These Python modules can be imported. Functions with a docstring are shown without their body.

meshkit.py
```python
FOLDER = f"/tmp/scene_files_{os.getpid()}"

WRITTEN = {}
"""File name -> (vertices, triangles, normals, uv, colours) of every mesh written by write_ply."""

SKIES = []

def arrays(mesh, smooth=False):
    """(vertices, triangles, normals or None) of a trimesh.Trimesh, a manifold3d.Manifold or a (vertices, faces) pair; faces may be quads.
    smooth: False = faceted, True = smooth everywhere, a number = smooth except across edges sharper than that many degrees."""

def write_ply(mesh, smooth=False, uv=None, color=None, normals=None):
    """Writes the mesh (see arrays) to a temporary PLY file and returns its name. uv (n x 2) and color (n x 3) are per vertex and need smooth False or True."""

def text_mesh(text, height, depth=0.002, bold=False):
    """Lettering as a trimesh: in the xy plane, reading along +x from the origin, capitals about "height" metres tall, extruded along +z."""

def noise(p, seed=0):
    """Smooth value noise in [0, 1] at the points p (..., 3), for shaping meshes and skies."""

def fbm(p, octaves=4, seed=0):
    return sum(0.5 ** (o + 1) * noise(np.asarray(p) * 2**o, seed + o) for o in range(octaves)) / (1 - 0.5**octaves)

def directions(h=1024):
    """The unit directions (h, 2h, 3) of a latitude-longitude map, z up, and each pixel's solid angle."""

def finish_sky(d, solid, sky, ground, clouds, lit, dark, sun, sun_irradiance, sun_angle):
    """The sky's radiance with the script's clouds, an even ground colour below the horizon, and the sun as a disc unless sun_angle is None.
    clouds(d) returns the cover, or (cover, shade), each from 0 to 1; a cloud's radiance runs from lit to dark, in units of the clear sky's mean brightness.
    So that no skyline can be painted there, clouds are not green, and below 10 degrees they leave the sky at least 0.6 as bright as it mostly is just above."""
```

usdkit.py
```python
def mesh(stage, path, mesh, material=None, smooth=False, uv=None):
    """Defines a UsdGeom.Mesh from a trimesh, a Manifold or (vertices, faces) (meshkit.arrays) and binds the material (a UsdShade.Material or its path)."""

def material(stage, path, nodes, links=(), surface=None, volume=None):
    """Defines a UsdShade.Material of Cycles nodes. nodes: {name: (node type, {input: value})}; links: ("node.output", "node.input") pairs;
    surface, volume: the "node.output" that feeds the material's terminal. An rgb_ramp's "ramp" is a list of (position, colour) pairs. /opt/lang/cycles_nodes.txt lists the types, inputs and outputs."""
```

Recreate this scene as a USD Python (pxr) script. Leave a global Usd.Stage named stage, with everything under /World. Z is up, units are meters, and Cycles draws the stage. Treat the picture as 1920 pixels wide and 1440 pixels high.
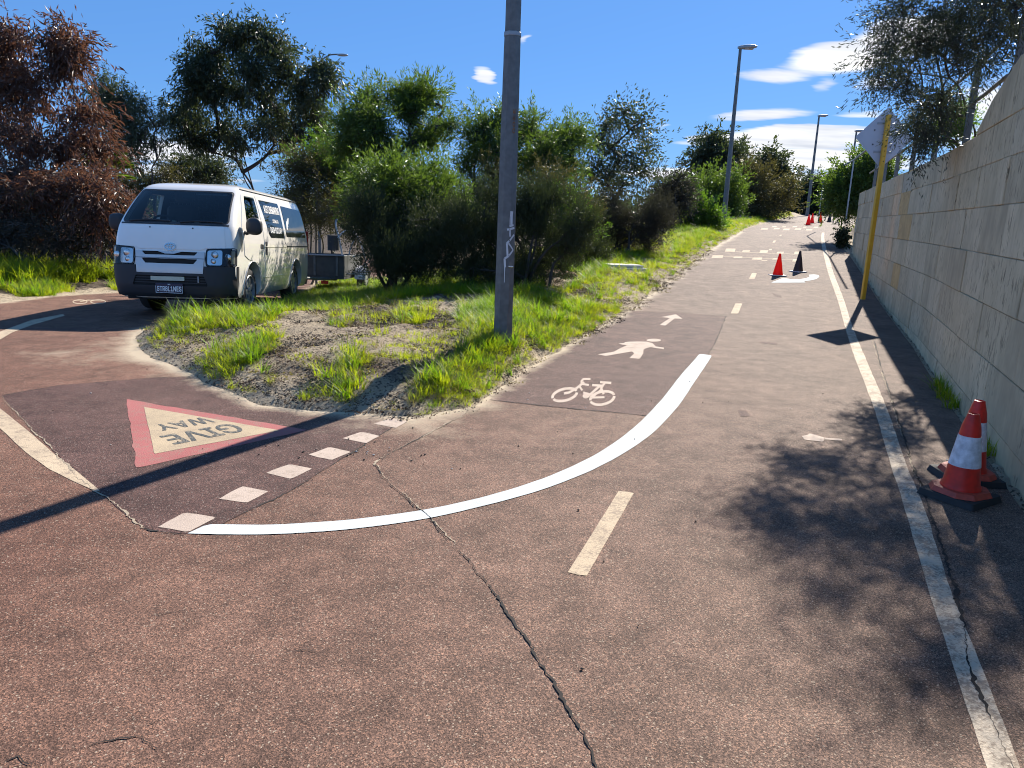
import math, random
import numpy as np, trimesh, shapely, manifold3d
from shapely.geometry import Polygon, LineString, Point, MultiPolygon, box as sbox
from shapely import affinity
from scipy.interpolate import PchipInterpolator as PI
import usdkit, meshkit
from pxr import Usd, UsdGeom, UsdLux, UsdShade, Gf, Sdf, Vt

random.seed(7); np.random.seed(7)
RNG = np.random.default_rng(11)
stage = Usd.Stage.CreateInMemory()
UsdGeom.SetStageUpAxis(stage, 'Z'); UsdGeom.SetStageMetersPerUnit(stage, 1.0)
UsdGeom.Xform.Define(stage, '/World'); UsdGeom.Scope.Define(stage, '/World/Looks')

# ------------------------------------------------------------------ camera, sky, sun, exposure
F = 1383.0; PITCH = math.atan(320 / 1383.0); ROLL = math.radians(2.07); H = 1.6
SUN_AZ, SUN_EL = math.radians(27.2), math.radians(35.3)
SKY_STRENGTH, SUN_INTENSITY, EXPOSURE = 0.055, 1.25, 1.13
_c, _s, _cr, _sr = math.cos(PITCH), math.sin(PITCH), math.cos(ROLL), math.sin(ROLL)
_r0, _u0, FW = np.array([1, 0, 0.]), np.array([0, _s, _c]), np.array([0, _c, -_s])
CR, CU = _cr * _r0 + _sr * _u0, -_sr * _r0 + _cr * _u0
cam = UsdGeom.Camera.Define(stage, '/World/camera')
cam.CreateHorizontalApertureAttr(36.0); cam.CreateVerticalApertureAttr(27.0)
cam.CreateFocalLengthAttr(36.0 * F / 1920); cam.CreateClippingRangeAttr((0.05, 5000.0))
cam.CreateExposureAttr(EXPOSURE)
cam.AddTransformOp().Set(Gf.Matrix4d(*CR, 0, *CU, 0, *(-FW), 0, 0, 0, H, 1))

SUN = np.array([math.sin(SUN_AZ) * math.cos(SUN_EL), math.cos(SUN_AZ) * math.cos(SUN_EL), math.sin(SUN_EL)])
sun = UsdLux.DistantLight.Define(stage, '/World/sun')
sun.CreateIntensityAttr(SUN_INTENSITY); sun.CreateAngleAttr(0.53); sun.CreateNormalizeAttr(True) if hasattr(sun, 'CreateNormalizeAttr') else sun.GetPrim().CreateAttribute('inputs:normalize', Sdf.ValueTypeNames.Bool).Set(True)
sun.CreateColorAttr(Gf.Vec3f(1.0, 0.93, 0.83))
_zx = np.cross([0, 0, 1.0], SUN); _zx /= np.linalg.norm(_zx); _zy = np.cross(SUN, _zx)
sun.AddTransformOp().Set(Gf.Matrix4d(*_zx, 0, *_zy, 0, *SUN, 0, 0, 0, 0, 1))

def sky_material():
    n = {'sky': ('sky_texture', dict(sky_type='single_scattering', sun_disc=False, sun_elevation=SUN_EL, sun_rotation=SUN_AZ, altitude=30.0, air_density=1.0, aerosol_density=0.2, ozone_density=2.5)),
         'tc': ('texture_coordinate', {}), 'sep': ('separate_xyz', {}),
         'az': ('math', dict(math_type='arctan2')), 'el': ('math', dict(math_type='arcsine')),
         'zz': ('math', dict(math_type='add', value2=0.10)), 'u': ('math', dict(math_type='divide')), 'v': ('math', dict(math_type='divide')),
         'uv': ('combine_xyz', dict(z=0.0)), 'map': ('mapping', dict(scale=(0.55, 1.25, 1.0), rotation=(0, 0, 0.35))),
         'n1': ('noise_texture', dict(scale=1.5, detail=7.0, roughness=0.58, distortion=0.35)),
         'nc': ('math', dict(math_type='subtract', value2=0.5)),
         'gain': ('math', dict(math_type='multiply', value2=3.4)),
         'nw': ('noise_texture', dict(scale=0.9, detail=5.0, roughness=.6)), 'sw': ('separate_color', {}), 'wa': ('math', dict(math_type='multiply_add', value2=.16)), 'we': ('math', dict(math_type='multiply_add', value2=.050)), 'wa0': ('math', dict(math_type='subtract', value2=.5)), 'we0': ('math', dict(math_type='subtract', value2=.5))}
    l = [('tc.generated', 'sep.vector'), ('sep.x', 'az.value1'), ('sep.y', 'az.value2'), ('sep.z', 'el.value1'), ('sep.z', 'zz.value1'),
         ('sep.x', 'u.value1'), ('zz.value', 'u.value2'), ('sep.y', 'v.value1'), ('zz.value', 'v.value2'), ('u.value', 'uv.x'), ('v.value', 'uv.y'),
         ('uv.vector', 'map.vector'), ('map.vector', 'n1.vector'), ('n1.fac', 'nc.value1'), ('nc.value', 'gain.value1'), ('map.vector', 'nw.vector'), ('nw.color', 'sw.color'), ('sw.r', 'wa0.value1'), ('sw.g', 'we0.value1'), ('wa0.value', 'wa.value1'), ('az.value', 'wa.value3'), ('we0.value', 'we.value1'), ('el.value', 'we.value3')]
    last = None
    def m(name, kind, a, b):
        d = dict(math_type=kind)
        for i, x in ((1, a), (2, b)):
            if isinstance(x, str): l.append((x, f'{name}.value{i}'))
            elif x is not None: d[f'value{i}'] = float(x)
        n[name] = ('math', d); return name + '.value'
    # clouds: azimuth, elevation (degrees east of the lens axis / up), half widths, strength
    cl = [(18.6, 10.0, 3.4, .62, 1.2), (21.6, 10.9, 4.2, 1.25, 1.6), (25.0, 11.9, 3.8, 1.6, 1.6), (21.6, 9.2, 1.0, .75, .8), (24.6, 9.0, 1.6, .8, .8), (16.2, 7.5, 3.6, .5, .95), (22.6, 7.3, 2.4, .26, .8), (18.6, 5.7, 7.6, 1.0, 1.6), (20.0, 4.2, 8.0, 1.2, 1.5), (16.0, 3.0, 10.0, 1.1, 1.2), (13.0, 5.6, 2.6, .4, .7), (21.0, 1.4, 14.0, 1.3, .9),
          (-2.0, 9.8, .8, .55, .9), (.3, 12.0, .45, .35, .8), (10.0, 6.7, .6, .32, .7), (-10.8, 2.4, 7.0, 1.3, .8), (-25, 2.8, 7.0, 1.6, .8), (-8, 1.0, 9, 1.2, .8), (33, 6.5, 6, 3.0, .9),
          (70, 8, 22, 3, .9), (120, 12, 25, 4, .8), (190, 9, 30, 3, .8), (-75, 6, 25, 2.5, .8), (-130, 10, 25, 3, .8)]
    for i, (a0, e0, ra, re, s) in enumerate(cl):
        R = math.radians
        if a0 > 180: a0 -= 360
        dx = m(f'a{i}', 'divide', m(f'b{i}', 'subtract', 'wa.value', R(a0)), R(ra))
        dy = m(f'c{i}', 'divide', m(f'd{i}', 'subtract', 'we.value', R(e0)), R(re))
        q = m(f'g{i}', 'add', m(f'e{i}', 'multiply', dx, dx), m(f'f{i}', 'multiply', dy, dy))
        k = m(f'h{i}', 'multiply', m(f'j{i}', 'maximum', m(f'k{i}', 'subtract', 1.0, q), 0.0), s)
        last = k if last is None else m(f'o{i}', 'maximum', last, k)
    tot = m('tot', 'add', m('gm', 'multiply', 'gain.value', m('cap', 'minimum', m('capm', 'multiply', last, 3.0), 1.0)), m('totm', 'multiply', last, 1.25))
    n['rmp'] = ('map_range', dict(range_type='smoothstep', from_min=0.08, from_max=1.3, to_min=0.0, to_max=0.97)); l.append((tot, 'rmp.value'))
    # shading inside the clouds: denser parts a little greyer
    n['n2'] = ('noise_texture', dict(scale=2.4, detail=4.0, roughness=0.5)); l.append(('map.vector', 'n2.vector'))
    n['cr'] = ('rgb_ramp', dict(ramp=[(0.3, (6.2, 6.5, 7.2)), (0.6, (10.0, 10.0, 10.0))])); l.append(('n2.fac', 'cr.fac'))
    n['ten'] = ('mix_color', dict(blend_type='multiply', fac=1.0, b=(0.37, 0.57, 0.90), use_clamp=False))
    n['even'] = ('mix_color', dict(fac=.5, b=(1.3, 3.6, 8.2), use_clamp=False)); l.append(('ten.result', 'even.a'))
    n['mix'] = ('mix_color', dict(use_clamp=True)); l += [('sky.color', 'ten.a'), ('even.result', 'mix.a'), ('cr.color', 'mix.b'), ('rmp.result', 'mix.fac')]
    n['bg'] = ('background_shader', dict(strength=SKY_STRENGTH)); l.append(('mix.result', 'bg.color'))
    return usdkit.material(stage, '/World/Looks/sky', n, l, surface='bg.background')
dome = UsdLux.DomeLight.Define(stage, '/World/sky')
UsdShade.MaterialBindingAPI.Apply(dome.GetPrim()).Bind(sky_material())
dome.GetPrim().SetCustomDataByKey('kind', 'structure')

# ------------------------------------------------------------------ terrain function and picture-to-ground helper
_UP = PI([-60, 7, 12, 23, 33, 45, 60, 80, 200, 900], [0, 0, .12, .8, 1.35, 1.85, 2.27, 2.6, 2.9, 2.9])
_DN = PI([-60, 8, 10.3, 12.5, 15, 20, 40, 200, 900], [0, 0, -.01, -.09, -.22, -.47, -1.0, -1.2, -1.2])
def g(x, y):
    x = np.asarray(x, float); y = np.clip(np.asarray(y, float), -60, 900)
    r = np.maximum(-.5 + .36 * (y - 6), -2.5)
    t = np.clip((x + 3.7) / (r + 3.7), 0, 1); t = t * t * (3 - 2 * t)
    return _UP(y) * t + _DN(y) * (1 - t)
def ray(px, py): return FW + CR * (px - 960) / F - CU * (py - 720) / F
_T = np.concatenate([np.arange(.5, 12, .01), np.arange(12, 150, .05)])
def G(px, py):
    """the point of the ground seen at a place of the photograph"""
    d = ray(px, py); P = np.outer(_T, d) + [0, 0, H]
    k = int(np.argmax(P[:, 2] < g(P[:, 0], P[:, 1])))
    a, b = P[k - 1], P[k]; ha, hb = a[2] - g(a[0], a[1]), b[2] - g(b[0], b[1])
    return a + (b - a) * (ha / (ha - hb))
def at(px, py, Y):
    d = ray(px, py); return np.array([0, 0, H]) + d * Y / d[1]
def GP(pts): return [tuple(G(*p)[:2]) for p in pts]

# ------------------------------------------------------------------ object helpers
_used = {}
def numbered(parent, name):
    k = (parent, name); n = _used.get(k, 0); _used[k] = n + 1
    return name if n == 0 else f'{name}_{n:03d}'
def tag(p, label=None, cat=None, group=None, kind=None):
    for k, v in (('label', label), ('category', cat), ('group', group), ('kind', kind)):
        if v: p.SetCustomDataByKey(k, v)
    return p
def thing(name, label, cat, loc=(0, 0, 0), rz=0.0, group=None, rx=0.0, kind=None):
    x = UsdGeom.Xform.Define(stage, '/World/' + numbered('/World', name))
    x.AddTranslateOp().Set(Gf.Vec3d(*map(float, loc)))
    if rz: x.AddRotateZOp().Set(float(rz))
    if rx: x.AddRotateXOp().Set(float(rx))
    return tag(x.GetPrim(), label, cat, group, kind)
def obj(name, mesh, mat, parent=None, smooth=False, label=None, kind=None, **kw):
    base = str(parent.GetPath()) if parent is not None else '/World'
    m = usdkit.mesh(stage, base + '/' + numbered(base, name), mesh, mat, smooth)
    return tag(m.GetPrim(), label, kind=kind, **kw)
def copy_of(src, loc, label, group=None, rz=0.0, scale=None, cat=None):
    was = src.GetCustomData()
    nm = src.GetName()
    x = UsdGeom.Xform.Define(stage, '/World/' + numbered('/World', nm))
    x.GetPrim().GetReferences().AddInternalReference(src.GetPath())
    x.ClearXformOpOrder()
    x.AddTranslateOp(opSuffix='copy').Set(Gf.Vec3d(*map(float, loc)))
    if rz: x.AddRotateZOp(opSuffix='copy').Set(float(rz))
    if scale: x.AddScaleOp(opSuffix='copy').Set(Gf.Vec3f(scale, scale, scale))
    x.GetPrim().SetInstanceable(True)
    return tag(x.GetPrim(), label, cat or was['category'], group or was.get('group'))

def cat(parts):
    vs, fs, n = [], [], 0
    for p in parts:
        v, f = (np.asarray(p.vertices), np.asarray(p.faces)) if hasattr(p, 'vertices') else p
        if len(v) == 0: continue
        vs.append(v); fs.append(np.asarray(f) + n); n += len(v)
    return np.vstack(vs), np.vstack(fs)
def tube(pts, rad, n=6, cap=True):
    pts = np.asarray(pts, float); m = len(pts); rad = np.broadcast_to(np.asarray(rad, float), (m,))
    t = np.gradient(pts, axis=0); t /= np.linalg.norm(t, axis=1, keepdims=True) + 1e-12
    ref = np.array([0, 0, 1.0]) if abs(t[:, 2]).mean() < .8 else np.array([1.0, 0, 0])
    a = np.cross(t, ref); a /= np.linalg.norm(a, axis=1, keepdims=True) + 1e-12
    b = np.cross(t, a); th = np.arange(n) * 2 * math.pi / n
    v = (pts[:, None] + rad[:, None, None] * (np.cos(th)[None, :, None] * a[:, None] + np.sin(th)[None, :, None] * b[:, None])).reshape(-1, 3)
    i = np.arange(m - 1)[:, None] * n; j = np.arange(n)[None]; k = (j + 1) % n
    q = np.stack([i + j, i + n + j, i + n + k, i + k], -1).reshape(-1, 4)
    f = np.vstack([q[:, [0, 1, 2]], q[:, [0, 2, 3]]])
    if cap:
        c0, c1 = len(v), len(v) + 1; v = np.vstack([v, pts[0], pts[-1]]); jj = np.arange(n); kk = (jj + 1) % n; o = (m - 1) * n
        f = np.vstack([f, np.c_[np.full(n, c0), jj, kk], np.c_[np.full(n, c1), o + kk, o + jj]])
    return v, f
def bx(c, s, ch=0.0):
    """box, its edges chamfered by ch"""
    s = np.asarray(s, float); c = np.asarray(c, float)
    if ch <= 0:
        m = trimesh.creation.box(s); m.apply_translation(c); return np.array(m.vertices), np.array(m.faces)
    pts = []
    for sx in (-1, 1):
        for sy in (-1, 1):
            for sz in (-1, 1):
                h = s / 2 * (sx, sy, sz)
                for k in range(3):
                    q = h.copy(); q -= np.array([sx, sy, sz]) * ch; q[k] = h[k]; pts.append(q)
    m = trimesh.convex.convex_hull(np.array(pts) + c); return np.array(m.vertices), np.array(m.faces)
def lathe(prof, n=24, axis='z'):
    prof = np.asarray(prof, float); th = np.arange(n) * 2 * math.pi / n
    v = np.stack([prof[:, 0][:, None] * np.cos(th), prof[:, 0][:, None] * np.sin(th), np.broadcast_to(prof[:, 1][:, None], (len(prof), n))], -1).reshape(-1, 3)
    i = np.arange(len(prof) - 1)[:, None] * n; j = np.arange(n)[None]; k = (j + 1) % n
    q = np.stack([i + j, i + k, i + n + k, i + n + j], -1).reshape(-1, 4)
    if axis == 'x': v = v[:, [2, 0, 1]]
    return v, np.vstack([q[:, [0, 1, 2]], q[:, [0, 2, 3]]])
def loft(secs):
    """stack of closed rings (k, n, 3) with capped ends"""
    secs = np.asarray(secs, float); k, n = secs.shape[:2]; v = secs.reshape(-1, 3)
    i = np.arange(k - 1)[:, None] * n; j = np.arange(n)[None]; m = (j + 1) % n
    q = np.stack([i + j, i + m, i + n + m, i + n + j], -1).reshape(-1, 4)
    f = np.vstack([q[:, [0, 1, 2]], q[:, [0, 2, 3]]]); c0, c1 = len(v), len(v) + 1
    v = np.vstack([v, secs[0].mean(0), secs[-1].mean(0)]); jj = np.arange(n); kk = (jj + 1) % n; o = (k - 1) * n
    return v, np.vstack([f, np.c_[np.full(n, c0), kk, jj], np.c_[np.full(n, c1), o + jj, o + kk]])
def polys(p):
    if p.is_empty: return []
    return [q for q in getattr(p, 'geoms', [p]) if q.geom_type == 'Polygon' and q.area > 1e-7]
def tri2d(poly, edge):
    """triangles of a polygon, no edge longer than edge"""
    out = []
    for p in polys(poly):
        v, f = trimesh.creation.triangulate_polygon(p, engine='earcut')
        v = np.c_[v, np.zeros(len(v))]
        v, f = trimesh.remesh.subdivide_to_size(v, f, edge, max_iter=24)
        m = trimesh.Trimesh(v, f, process=True); m.merge_vertices(); v, f = np.array(m.vertices), np.array(m.faces)
        n = np.cross(v[f[:, 1]] - v[f[:, 0]], v[f[:, 2]] - v[f[:, 0]])[:, 2]
        f = np.where((n < 0)[:, None], f[:, ::-1], f); out.append((v, f[np.abs(n) > 1e-10]))
    return cat(out)
def on_ground(poly, off, edge=.25):
    v, f = tri2d(poly, edge); v = v.copy(); v[:, 2] = g(v[:, 0], v[:, 1]) + off; return v, f
def ragged(poly, amp, step=.05, seed=0):
    """the same outline weathered and uneven by amp metres"""
    out = []
    for p in polys(poly):
        r = p.exterior; L = r.length; n = max(int(L / step), 8)
        P = np.array([r.interpolate(i * L / n).coords[0] for i in range(n)])
        a = meshkit.fbm(np.c_[P * 6, np.zeros(n)], 3, seed) - .5; b = meshkit.fbm(np.c_[P * 6 + 50, np.zeros(n)], 3, seed + 5) - .5
        out.append(Polygon(P + np.c_[a, b] * 2 * amp).buffer(0))
    return shapely.union_all(out)
def smooth_line(pts, k=8):
    pts = np.asarray(pts, float); t = np.r_[0, np.cumsum(np.linalg.norm(np.diff(pts, axis=0), axis=1))]
    u = np.unique(np.r_[np.linspace(0, t[-1], len(pts) * k), t]); return np.stack([PI(t, pts[:, j])(u) for j in range(pts.shape[1])], 1)

# ------------------------------------------------------------------ materials
def mat(name, nodes, links, surface='p.BSDF'): return usdkit.material(stage, '/World/Looks/' + name, nodes, links, surface=surface)
def plain(name, col, rough=.5, metal=0.0, var=.12, scale=6.0, bump=0.0, bscale=60.0, coat=0.0, spec=None):
    pb = dict(roughness=rough, metallic=metal)
    if coat: pb.update(coat_weight=coat, coat_roughness=.04)
    c = np.array(col, float)
    n = {'g': ('geometry', {}), 'n': ('noise_texture', dict(scale=scale, detail=5.0, roughness=.6)),
         'r': ('rgb_ramp', dict(ramp=[(.25, tuple(c * (1 - var))), (.75, tuple(np.minimum(c * (1 + var), .95)))])), 'p': ('principled_bsdf', pb)}
    l = [('g.position', 'n.vector'), ('n.fac', 'r.fac'), ('r.color', 'p.base_color')]
    if bump:
        n['bn'] = ('noise_texture', dict(scale=bscale, detail=3.0)); n['b'] = ('bump', dict(strength=bump, distance=.004))
        l += [('g.position', 'bn.vector'), ('bn.fac', 'b.height'), ('b.normal', 'p.normal')]
    return mat(name, n, l)

def asphalt(name, dark, light, stone, dust=True, glare_tint=.85, agg=240.0, lightpos=.86):
    n = {'g': ('geometry', {}), 'big': ('noise_texture', dict(scale=.45, detail=4.0, roughness=.6)), 'mid': ('noise_texture', dict(scale=5.0, detail=5.0, roughness=.65)),
         'base': ('rgb_ramp', dict(ramp=[(.3, dark), (.7, light)])),
         'sx': ('separate_xyz', {}), 'xr': ('map_range', dict(from_min=-2.2, from_max=3.0, to_min=0.0, to_max=glare_tint, clamp=True)),
         'glare_tint': ('mix_color', dict(b=(.150, .111, .088))),  # greyer towards the right path: sun glare put into the asphalt colour
         'm3': ('noise_texture', dict(scale=1.5, detail=6.0, roughness=.7)), 'm4': ('map_range', dict(from_min=.32, from_max=.66, to_min=-.20, to_max=.14)), 'm2a': ('map_range', dict(from_min=.3, from_max=.7, to_min=.70, to_max=1.28)), 'm2': ('math', dict(math_type='add')), 'mm': ('mix_color', dict(blend_type='multiply', fac=1.0, use_clamp=False)), 'cc': ('combine_color', {}),
         'v': ('voronoi_texture', dict(scale=agg)), 'v2': ('voronoi_texture', dict(scale=agg * .85)), 'sc': ('separate_color', {}), 'sc2': ('separate_color', {}),
         'bind': ('rgb_ramp', dict(ramp=[(0.0, (.34,) * 3), (.35, (.68,) * 3), (.7, (1.15,) * 3), (lightpos, (1.4,) * 3), (lightpos + .04, (1.9, 1.8, 1.65)), (1, (2.15, 2.0, 1.8))])),
         'bm': ('mix_color', dict(blend_type='multiply', fac=1.0, use_clamp=False)),
         'st': ('map_range', dict(from_min=.972, from_max=.978, to_min=0.0, to_max=.8, clamp=True)), 'sm': ('mix_color', dict(b=stone)),
         'p': ('principled_bsdf', dict(roughness=.85, specular_ior_level=.22)), 'b': ('bump', dict(strength=.6, distance=.003)), 'hh': ('math', dict(math_type='multiply_add', value2=.6))}
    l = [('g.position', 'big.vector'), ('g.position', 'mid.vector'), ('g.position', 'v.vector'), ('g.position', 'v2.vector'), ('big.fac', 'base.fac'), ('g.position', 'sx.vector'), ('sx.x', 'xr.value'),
         ('xr.result', 'glare_tint.fac'), ('base.color', 'glare_tint.a'), ('mid.fac', 'm2a.value'), ('g.position', 'm3.vector'), ('m3.fac', 'm4.value'), ('m2a.result', 'm2.value1'), ('m4.result', 'm2.value2'), ('m2.value', 'cc.r'), ('m2.value', 'cc.g'), ('m2.value', 'cc.b'), ('glare_tint.result', 'mm.a'), ('cc.color', 'mm.b'),
         ('v.color', 'sc.color'), ('sc.r', 'bind.fac'), ('mm.result', 'bm.a'), ('bind.color', 'bm.b'), ('v2.color', 'sc2.color'), ('sc2.g', 'st.value'), ('st.result', 'sm.fac'), ('bm.result', 'sm.a'),
         ('v.distance', 'hh.value1'), ('sc.r', 'hh.value3'), ('hh.value', 'b.height'), ('b.normal', 'p.normal')]
    out = 'sm.result'
    if dust:
        n.update({'at': ('attribute', dict(attribute='dust')), 'dn': ('noise_texture', dict(scale=2.6, detail=8.0, roughness=.68)), 'dn2': ('noise_texture', dict(scale=60.0, detail=2.0)),
                  'ds': ('math', dict(math_type='add')), 'ds2': ('math', dict(math_type='multiply_add', value2=.35)), 'dr': ('map_range', dict(from_min=1.02, from_max=1.55, to_min=0.0, to_max=.92, clamp=True)), 'dm': ('mix_color', dict(b=(.46, .375, .265)))})
        l += [('g.position', 'dn.vector'), ('g.position', 'dn2.vector'), ('at.fac', 'ds.value1'), ('dn.fac', 'ds.value2'), ('dn2.fac', 'ds2.value1'), ('ds.value', 'ds2.value3'), ('ds2.value', 'dr.value'), ('dr.result', 'dm.fac'), (out, 'dm.a')]
        out = 'dm.result'
    l.append((out, 'p.base_color'))
    return mat(name, n, l)

def paint(name, col, wear=.5, dirt=(.22, .17, .13), thr=(.60, .74)):
    """road paint: thin, rubbed through to the stones here and there"""
    n = {'g': ('geometry', {}), 'n': ('noise_texture', dict(scale=7.0, detail=8.0, roughness=.72)), 'v': ('voronoi_texture', dict(scale=120.0)), 'sc': ('separate_color', {}),
         'a': ('math', dict(math_type='multiply_add', value2=.22)), 'r': ('map_range', dict(from_min=thr[0], from_max=thr[1], to_min=0.0, to_max=wear, clamp=True)),
         'n2': ('noise_texture', dict(scale=2.2, detail=4.0)), 'cr': ('rgb_ramp', dict(ramp=[(.3, tuple(np.array(col) * .84)), (.7, col)])), 'm': ('mix_color', dict(b=dirt)),
         'b': ('bump', dict(strength=.4, distance=.004)), 'p': ('principled_bsdf', dict(roughness=.85, specular_ior_level=.2))}
    return mat(name, n, [('g.position', 'n.vector'), ('g.position', 'v.vector'), ('g.position', 'n2.vector'), ('v.color', 'sc.color'), ('sc.r', 'a.value1'), ('n.fac', 'a.value3'), ('a.value', 'r.value'), ('n2.fac', 'cr.fac'),
                         ('cr.color', 'm.a'), ('r.result', 'm.fac'), ('m.result', 'p.base_color'), ('v.distance', 'b.height'), ('b.normal', 'p.normal')])

def leafmat(name, c0, c1, trans, tw=.4, rough=.45, c2=None):
    """leaf: each leaf its own tone, light passes through"""
    ramp = [(0, c0), (.7, c1)] + ([(.93, c1), (1, c2)] if c2 else [(1, c1)])
    n = {'g': ('geometry', {}), 'r': ('rgb_ramp', dict(ramp=ramp)), 'p': ('principled_bsdf', dict(roughness=rough, specular_ior_level=.45)), 't': ('translucent_bsdf', {}),
         'tm': ('mix_color', dict(blend_type='multiply', fac=1.0, b=trans, use_clamp=False)), 'm': ('mix_closure', dict(fac=tw))}
    return mat(name, n, [('g.random_per_island', 'r.fac'), ('r.color', 'p.base_color'), ('r.color', 'tm.a'), ('tm.result', 't.color'), ('p.BSDF', 'm.closure1'), ('t.BSDF', 'm.closure2')], surface='m.closure')

M = {}
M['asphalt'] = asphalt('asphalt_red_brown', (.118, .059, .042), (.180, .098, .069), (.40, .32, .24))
M['asphalt_dark'] = asphalt('asphalt_new_red', (.072, .038, .033), (.106, .060, .051), (.32, .26, .22), dust=True, glare_tint=.22)
M['paint_old'] = paint('paint_cream_old', (.49, .385, .265), .75)
M['paint_tile'] = paint('paint_pinkish_old', (.47, .375, .305), .6, thr=(.64, .78))
M['paint_edge'] = paint('paint_edge_line', (.56, .47, .36), .85, thr=(.56, .72))
M['paint_fresh'] = paint('paint_white_fresh', (.54, .58, .58), .15, thr=(.68, .8))
M['paint_red'] = paint('paint_red_faded', (.355, .115, .108), .6, thr=(.58, .76))
M['paint_cream'] = paint('paint_cream_panel', (.43, .335, .22), .5, thr=(.60, .78))
M['paint_black'] = paint('paint_letter_grey', (.075, .08, .08), .6, dirt=(.45, .37, .26), thr=(.62, .78))
M['crack'] = plain('crack_dark', (.018, .014, .012), .95)
M['crack_dust'] = plain('crack_dusty', (.30, .24, .17), .95, var=.5, scale=30)
M['white_paint'] = plain('van_white', (.78, .735, .66), .28, var=.02, coat=.8)
M['silver'] = plain('van_silver', (.55, .52, .49), .32, metal=.55, var=.03)
M['black_plastic'] = plain('black_plastic', (.018, .019, .021), .55, bump=.15, bscale=300)
M['rubber'] = plain('rubber', (.02, .02, .02), .8, var=.3, scale=20)
M['chrome'] = plain('chrome', (.70, .68, .64), .2, metal=1.0, var=.02)
M['dark_void'] = plain('dark_recess', (.008, .008, .008), .9)
M['galv'] = plain('galvanised_steel', (.30, .31, .32), .45, metal=.55, var=.18, scale=9)
M['galv_dull'] = plain('galvanised_weathered', (.125, .127, .122), .6, metal=.2, var=.3, scale=12)
M['yellow'] = plain('yellow_paint', (.62, .33, .02), .45, var=.12, scale=10)
M['sign_back'] = plain('aluminium_sign_back', (.42, .43, .47), .5, metal=.15, var=.05)
M['cone_red'] = plain('cone_red_orange', (.56, .018, .009), .42, var=.32, scale=18)
M['cone_base'] = plain('cone_base_grimy', (.40, .055, .030), .6, var=.35, scale=22)
M['cone_white'] = plain('cone_white_sleeve', (.58, .58, .60), .45, var=.40, scale=22)
M['cone_dark'] = plain('cone_dark_maroon', (.030, .013, .012), .5, var=.2)
M['cone_pale'] = plain('cone_pale_foot', (.55, .50, .46), .5)
M['text_white'] = plain('lettering_white', (.78, .78, .76), .5, var=.05)
M['plate'] = plain('plate_navy', (.012, .013, .035), .35)
M['cream_strip'] = plain('cream_strip', (.50, .48, .36), .5, var=.1)
M['trailer'] = plain('trailer_grey', (.05, .05, .048), .55, var=.35, scale=8)
M['spray_white'] = plain('spray_paint_white', (.60, .60, .60), .5, var=.1)
M['rust'] = plain('rust_brown', (.20, .09, .035), .8, var=.5, scale=40)
def glass():
    n = {'p': ('principled_bsdf', dict(base_color=(.010, .012, .014), roughness=.04, specular_ior_level=.25)), 'g': ('geometry', {}),
         'n': ('noise_texture', dict(scale=3.0, detail=2.0)), 'b': ('bump', dict(strength=.03, distance=.02))}
    return mat('tinted_glass', n, [('g.position', 'n.vector'), ('n.fac', 'b.height'), ('b.normal', 'p.normal')])
M['glass_dark'] = glass()
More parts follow.
